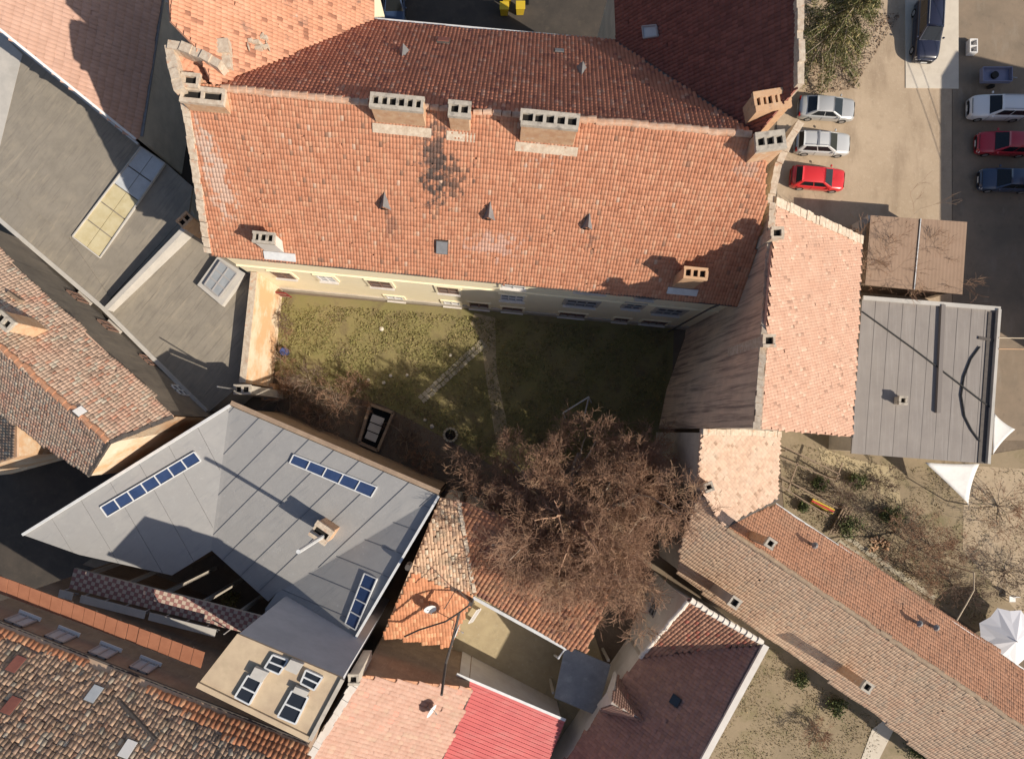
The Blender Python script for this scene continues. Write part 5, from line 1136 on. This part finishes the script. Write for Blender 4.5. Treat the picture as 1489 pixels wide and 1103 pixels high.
# shaded court at the top: yellow bins and red awning
m_yel = mk('yellow_plastic', (.55, .38, .03), rough=.5)
for i, (px, py, lab) in enumerate(((737, 4, 'yellow bin nearest the top edge in the dark court'), (733, 20, 'left lower yellow bin in the dark court'), (756, 19, 'right lower yellow bin in the dark court'))):
    t = thing('waste_bin', lab, 'bin', W(px, py), 'yellow bins in the dark court'); c = W(px, py, 0)
    MB().add([c + Vector((x*f, y*f, z)) for z, f in ((.1, .8), (1.0, 1.0)) for x, y in ((-.34, -.3), (.34, -.3), (.34, .3), (-.34, .3))], [(0, 1, 5, 4), (1, 2, 6, 5), (2, 3, 7, 6), (3, 0, 4, 7), (3, 2, 1, 0)]).build('tub', m_yel, t)
    MB().box(c + Vector((0, .0, 1.04)), .74, .66, .07).build('lid', m_yel, t, bevel=.02)
    for sx in (-.28, .28): MB().tube([c + Vector((sx - .04, .3, .1)), c + Vector((sx + .04, .3, .1))], .1, 10).build('wheel', m_tyre, t)
aw = thing('red_awning', 'narrow bright red awning on the court wall at the top', 'awning', W(893, 4)); MB().slab([W(889, -20, 5), W(897, -20, 5.6), W(897, 18, 5.6), W(889, 16, 5)], .06).build('canopy', mk('red_canvas', (.5, .03, .06)), aw); MB().bar(W(897, -20, 5.6), W(897, 18, 5.6), .06).build('bar', M['zinc'], aw)

# ================================================================== right garden
ss = thing('shade_sail', 'bright white triangular shade sail stretched from the garage corner', 'shade sail', W(1385, 690)); m_sail = mk('white_sailcloth', (.68, .67, .65), (.60, .59, .57), 1.2, rough=.8, bump=.5, bscale=2.5)
def sail(parent, pts, mat, sag=.22, n=10):
    a, b, c = [Vector(p) for p in pts]; vs = []; ix = {}; fs = []
    for i in range(n + 1):
        for j in range(n + 1 - i):
            u, v = i/n, j/n; w = 1 - u - v; p = a*w + b*u + c*v
            m = (a + b + c)/3; e = (u*v + v*w + w*u)*3; pull = .07*(1 - min(u, v, w)*3)*(4*max(u*v, v*w, w*u)); p = p.lerp(m, pull); p.z -= sag*e*.5
            ix[i, j] = len(vs); vs.append(p)
    for i in range(n):
        for j in range(n - i):
            fs.append((ix[i, j], ix[i+1, j], ix[i, j+1]))
            if j < n - i - 1: fs.append((ix[i+1, j], ix[i+1, j+1], ix[i, j+1]))
    o = MB().add(vs, fs).build('cloth', mat, parent, smooth=True); so_ = o.modifiers.new('thick', 'SOLIDIFY'); so_.thickness = .01; return o
sc = [W(1345, 672, 3.6), W(1424, 674, 3.6), W(1408, 732, 2.6)]; sail(ss, sc, m_sail); MB().tube([W(1408, 733, 2.7), Vector((W(1408, 733, 2.7).x + .1, W(1408, 733, 2.7).y, 0))], .05, 6).build('pole', M['zinc'], ss)
s2 = thing('small_canopy', 'small white cloth canopy right of the garage edge', 'canopy', W(1455, 632)); sail(s2, [W(1446, 601, 2.5), W(1476, 624, 2.3), W(1444, 660, 2.5)], m_sail, .3)
for p in ((1446, 601, 2.5), (1476, 624, 2.3), (1444, 660, 2.5)): q = W(*p); MB().tube([q, Vector((q.x, q.y, 0))], .035, 6).build('pole', M['zinc'], s2)
pg = thing('garden_parasol', 'large white and blue-shaded garden parasol at the right edge', 'parasol', W(1478, 930)); c = W(1478, 932, 2.9); m_pc = mk('parasol_cloth', (.66, .66, .70), rough=.7); k = 8; R_ = 2.4
for i in range(k):
    a0, a1 = i*2*math.pi/k + .3, (i+1)*2*math.pi/k + .3; e0, e1 = c + Vector((math.cos(a0)*R_, math.sin(a0)*R_, -1.0)), c + Vector((math.cos(a1)*R_, math.sin(a1)*R_, -1.0)); m = (e0 + e1)/2 + Vector((0, 0, .06)); m = m.lerp(c, .05); q = c.lerp(m, .55) - Vector((0, 0, .06))
    MB().add([c, e0, m, e1, q], [(0, 1, 4), (1, 2, 4), (2, 3, 4), (3, 0, 4)]).build('panel', m_pc, pg); MB().bar(c - Vector((0, 0, .04)), e0 - Vector((0, 0, .04)), .03).build('rib', M['zinc'], pg)
MB().tube([c + Vector((0, 0, .15)), Vector((c.x, c.y, 0))], .04, 8).build('pole', M['zinc'], pg)
sb = thing('play_beam', 'red and yellow striped play beam lying in the right garden', 'play beam', W(1197, 735)); m_r2 = mk('red_gloss', (.5, .04, .03), rough=.4)
p, q = W(1180, 728, .5), W(1212, 744, .5); 
for i, (m, o) in enumerate(((m_yel, -.13), (m_r2, .02), (m_yel, .17))): sd = Vector((.45, .89, 0))*o; MB().bar(p + sd, q + sd, .11, .12).build('beam', m, sb)
for t_ in (.15, .85): MB().bar(p.lerp(q, t_) - Vector((0, .2, .25)), p.lerp(q, t_) + Vector((0, .3, -.25)), .1, .4).build('support', M['wood'], sb)
pf = thing('pergola', 'weathered timber pergola of thin beams beside the pale annex', 'pergola', W(1180, 690))
for a, b in (((1142, 650), (1222, 690)), ((1135, 665), (1218, 700)), ((1135, 693), (1218, 738)), ((1135, 706), (1205, 750)), ((1225, 672), (1215, 700)), ((1160, 672), (1146, 712))): MB().bar(W(*a, 1.9), W(*b, 1.9), .09, .1).build('beam', M['wood'], pf)
for a in ((1143, 655), (1220, 695), (1138, 700), (1212, 745), (1230, 738)): q = W(*a, 1.9); MB().bar(q, (q.x, q.y, 0), .1).build('post', M['wood'], pf)
ph_ = thing('timber_frame_stack', 'stack of pale timber poles beside the terracotta eave', 'timber', W(1215, 760))
for i in range(4): MB().bar(W(1205 + 5*i, 778 - i, .3 + .04*i), W(1228 + 4*i, 735 + i, .3 + .06*i), .1).build('pole', M['wood'], ph_)
bb = thing('brick_pile', 'small pile of orange bricks and rubble in the right garden', 'brick pile', W(1275, 790))
for i in range(26): c = W(1264 + random.uniform(0, 30), 780 + random.uniform(0, 22), random.uniform(.06, .3)); a = random.uniform(0, 3); MB().box(c, .28, .14, .1, (math.cos(a), math.sin(a), 0), (-math.sin(a), math.cos(a), 0)).build('brick', M['brick_orange'], bb)
cw = thing('cobbled_walk', 'pale flagstone walk along the terracotta eave', 'path', W(1300, 820)); cw['kind'] = 'structure'; del cw['category']
for i in range(44):
    t_ = i/44; px, py = 1222 + 130*t_, 790 + 92*t_
    for s in (0, 1): c = W(px + 7*s + random.gauss(0, 1), py - 11*s + random.gauss(0, 1), .03); a = random.gauss(.6, .15); MB().box(c, random.uniform(.26, .36), random.uniform(.3, .42), .05 + .0007*(2*i + s), (math.cos(a), -math.sin(a), 0), (math.sin(a), math.cos(a), 0)).build('flagstone', m_stone, cw)
sheet('pale_path', [(1190, 650), (1245, 668), (1300, 680), (1312, 735), (1285, 720), (1240, 690), (1195, 670)], .03, m_yard)
sheet('sandy_ground', [(1402, 676), (1640, 690), (1640, 1000), (1489, 900), (1400, 800)], .022, mk('light_sandy_ground', (.42, .335, .235), (.36, .28, .19), .4, layers=[((.27, .21, .14), .9, .52, .72, None, .6), ((.48, .40, .30), 3, .58, .75, None, .5)], bump=.4, bscale=9))
sheet('concrete_walk', [(1268, 1060), (1290, 1043), (1300, 1060), (1275, 1110), (1250, 1110)], .05, m_conc, .05)
wt = thing('white_garden_chair', 'white garden chair by the dark hedge at the right edge', 'chair', W(1466, 870)); c = W(1466, 868, 0)
MB().box(c + Vector((0, 0, .44)), .5, .5, .05).build('seat', M['frame_white'], wt); MB().box(c + Vector((0, .24, .7)), .5, .05, .5).build('backrest', M['frame_white'], wt)
for sx in (-.21, .21):
    for sy in (-.21, .21): MB().box(c + Vector((sx, sy, .21)), .05, .05, .42).build('leg', M['frame_white'], wt)
gpole = thing('garden_pole', 'thin bent pale pole leaning over the terracotta eave', 'pole', W(1416, 830)); MB().tube([W(1416, 832, 3.5), W(1416, 858, 4.6), W(1405, 878, 5.6), W(1387, 909, 6.6)], .05, 6).build('shaft', M['wire_pale'], gpole); MB().tube([W(1416, 832, 3.5), Vector((W(1416, 832, 3.5).x, W(1416, 832, 3.5).y, 0))], .05, 6).build('foot', M['wire_pale'], gpole)

# ================================================================== dishes, masts and cables
def dish(label, px, py, z, ax, r, wallz, parent=None):
    t = thing('satellite_dish', label, 'satellite dish', W(px, py, z), 'satellite dishes'); c = W(px, py, z); A = Vector(ax).normalized()
    MB().dish(c, A, r, r*.22).build('reflector', mk('dish_paint', (.72, .71, .69), rough=.4) if 'dish' not in M else M['dish'], t, smooth=True)
    e = c + A*r*1.1 - Vector((0, 0, r*.25)); MB().tube([c - Vector((0, 0, r*.9)), e], .02, 5).build('feed_arm', M['zinc'], t); MB().tube([e, e + A*.0 - A*.14], .05, 8).build('receiver', M['frame_grey'], t)
    MB().tube([c - A*.03, c - A*.25 - Vector((0, 0, .1)), Vector((c.x - A.x*.25, c.y - A.y*.25, wallz))], .035, 6).build('mast', M['zinc'], t)
M['dish'] = mk('dish_paint', (.72, .71, .69), rough=.4)
dish('white satellite dish on the orange tiles of the hip roof', 625, 884, p1.at(625, 884).z + .9, (.25, -.75, .75), .45, p1.at(625, 884).z - .2)
dish('white satellite dish seen edge-on beside the red metal roof mast', 663, 916, 8.6, (.95, -.35, .1), .5, 4.0)
dish('white satellite dish on the faded rose tile roof', 626, 1032, pK.at(626, 1032).z + .7, (.85, -.5, .35), .5, pK.at(626, 1032).z - .2)
ms = thing('antenna_mast', 'dark antenna mast with loose cables between the yard and the rose tile roof', 'mast', W(672, 940)); b = W(668, 950, 0)
MB().tube([W(688, 868, 6.0), W(684, 878, 8.5)], .16, 8).build('mast_foot', M['gutter'], ms); MB().tube([W(684, 878, 8.3), W(668, 890, 9), W(648, 903, 9.2), W(610, 915, 8.4), W(588, 925, 8)], .06, 6).build('cable', M['wire'], ms); MB().tube([W(668, 890, 9), W(658, 930, 9), W(648, 965, 9.5), W(642, 1010, 11.5)], .09, 6).build('pipe', M['gutter'], ms)
MB().tube([W(684, 876, 8.4), W(664, 855, 9.4), W(646, 885, 9.4)], .035, 5).build('bracket', M['gutter'], ms)
bc = thing('yard_bench', 'narrow white bench on the sunlit sandy yard', 'bench', W(690, 898)); a, b = W(684, 905, .5), W(697, 885, .5)
for o in (-.14, .0, .14): MB().bar(a + Vector((o, o*.4, 0)), b + Vector((o, o*.4, 0)), .11, .05).build('slat', M['frame_white'], bc)
for t_ in (.12, .88): MB().bar(a.lerp(b, t_) - Vector((.15, .06, .28)), a.lerp(b, t_) + Vector((.15, .06, -.28)), .08, .45).build('leg', M['wood'], bc)
up = thing('utility_pole', 'utility pole at the top carrying the sagging cables over the asphalt', 'utility pole', W(1392, -30)); q = W(1392, -30, 0); MB().tube([q, q + Vector((0, 0, 8.4))], [.15, .11], 8).build('pole', M['wood'], up); MB().bar(q + Vector((-.7, 0, 8)), q + Vector((.7, 0, 8)), .1).build('crossarm', M['wood'], up)
for i, (e, dx_) in enumerate(((Vector((46, 13.2, 7.6)), -.6), (Vector((46.2, 14.2, 7.4)), .6))):
    t = tag(MB().tube([(q + Vector((dx_, 0, 8.1))).lerp(e, k/14) - Vector((0, 0, 1.0*4*(k/14)*(1-k/14))) for k in range(15)], .028, 4).build('overhead_cable', M['wire_pale']), ('left' if i == 0 else 'right') + ' one of two pale overhead cables crossing the parked cars', 'cable', 'overhead cables')
for i, (py, m) in enumerate(((491, 'wire_pale'), (507, 'brick_orange'))):
    tag(MB().tube([W(1452, py, 4.3), W(1540, py + 1, 4.6)], .045, 5).build('service_cable', M[m]), ('pale' if i == 0 else 'orange') + ' service cable running from the garage edge to the right', 'cable')
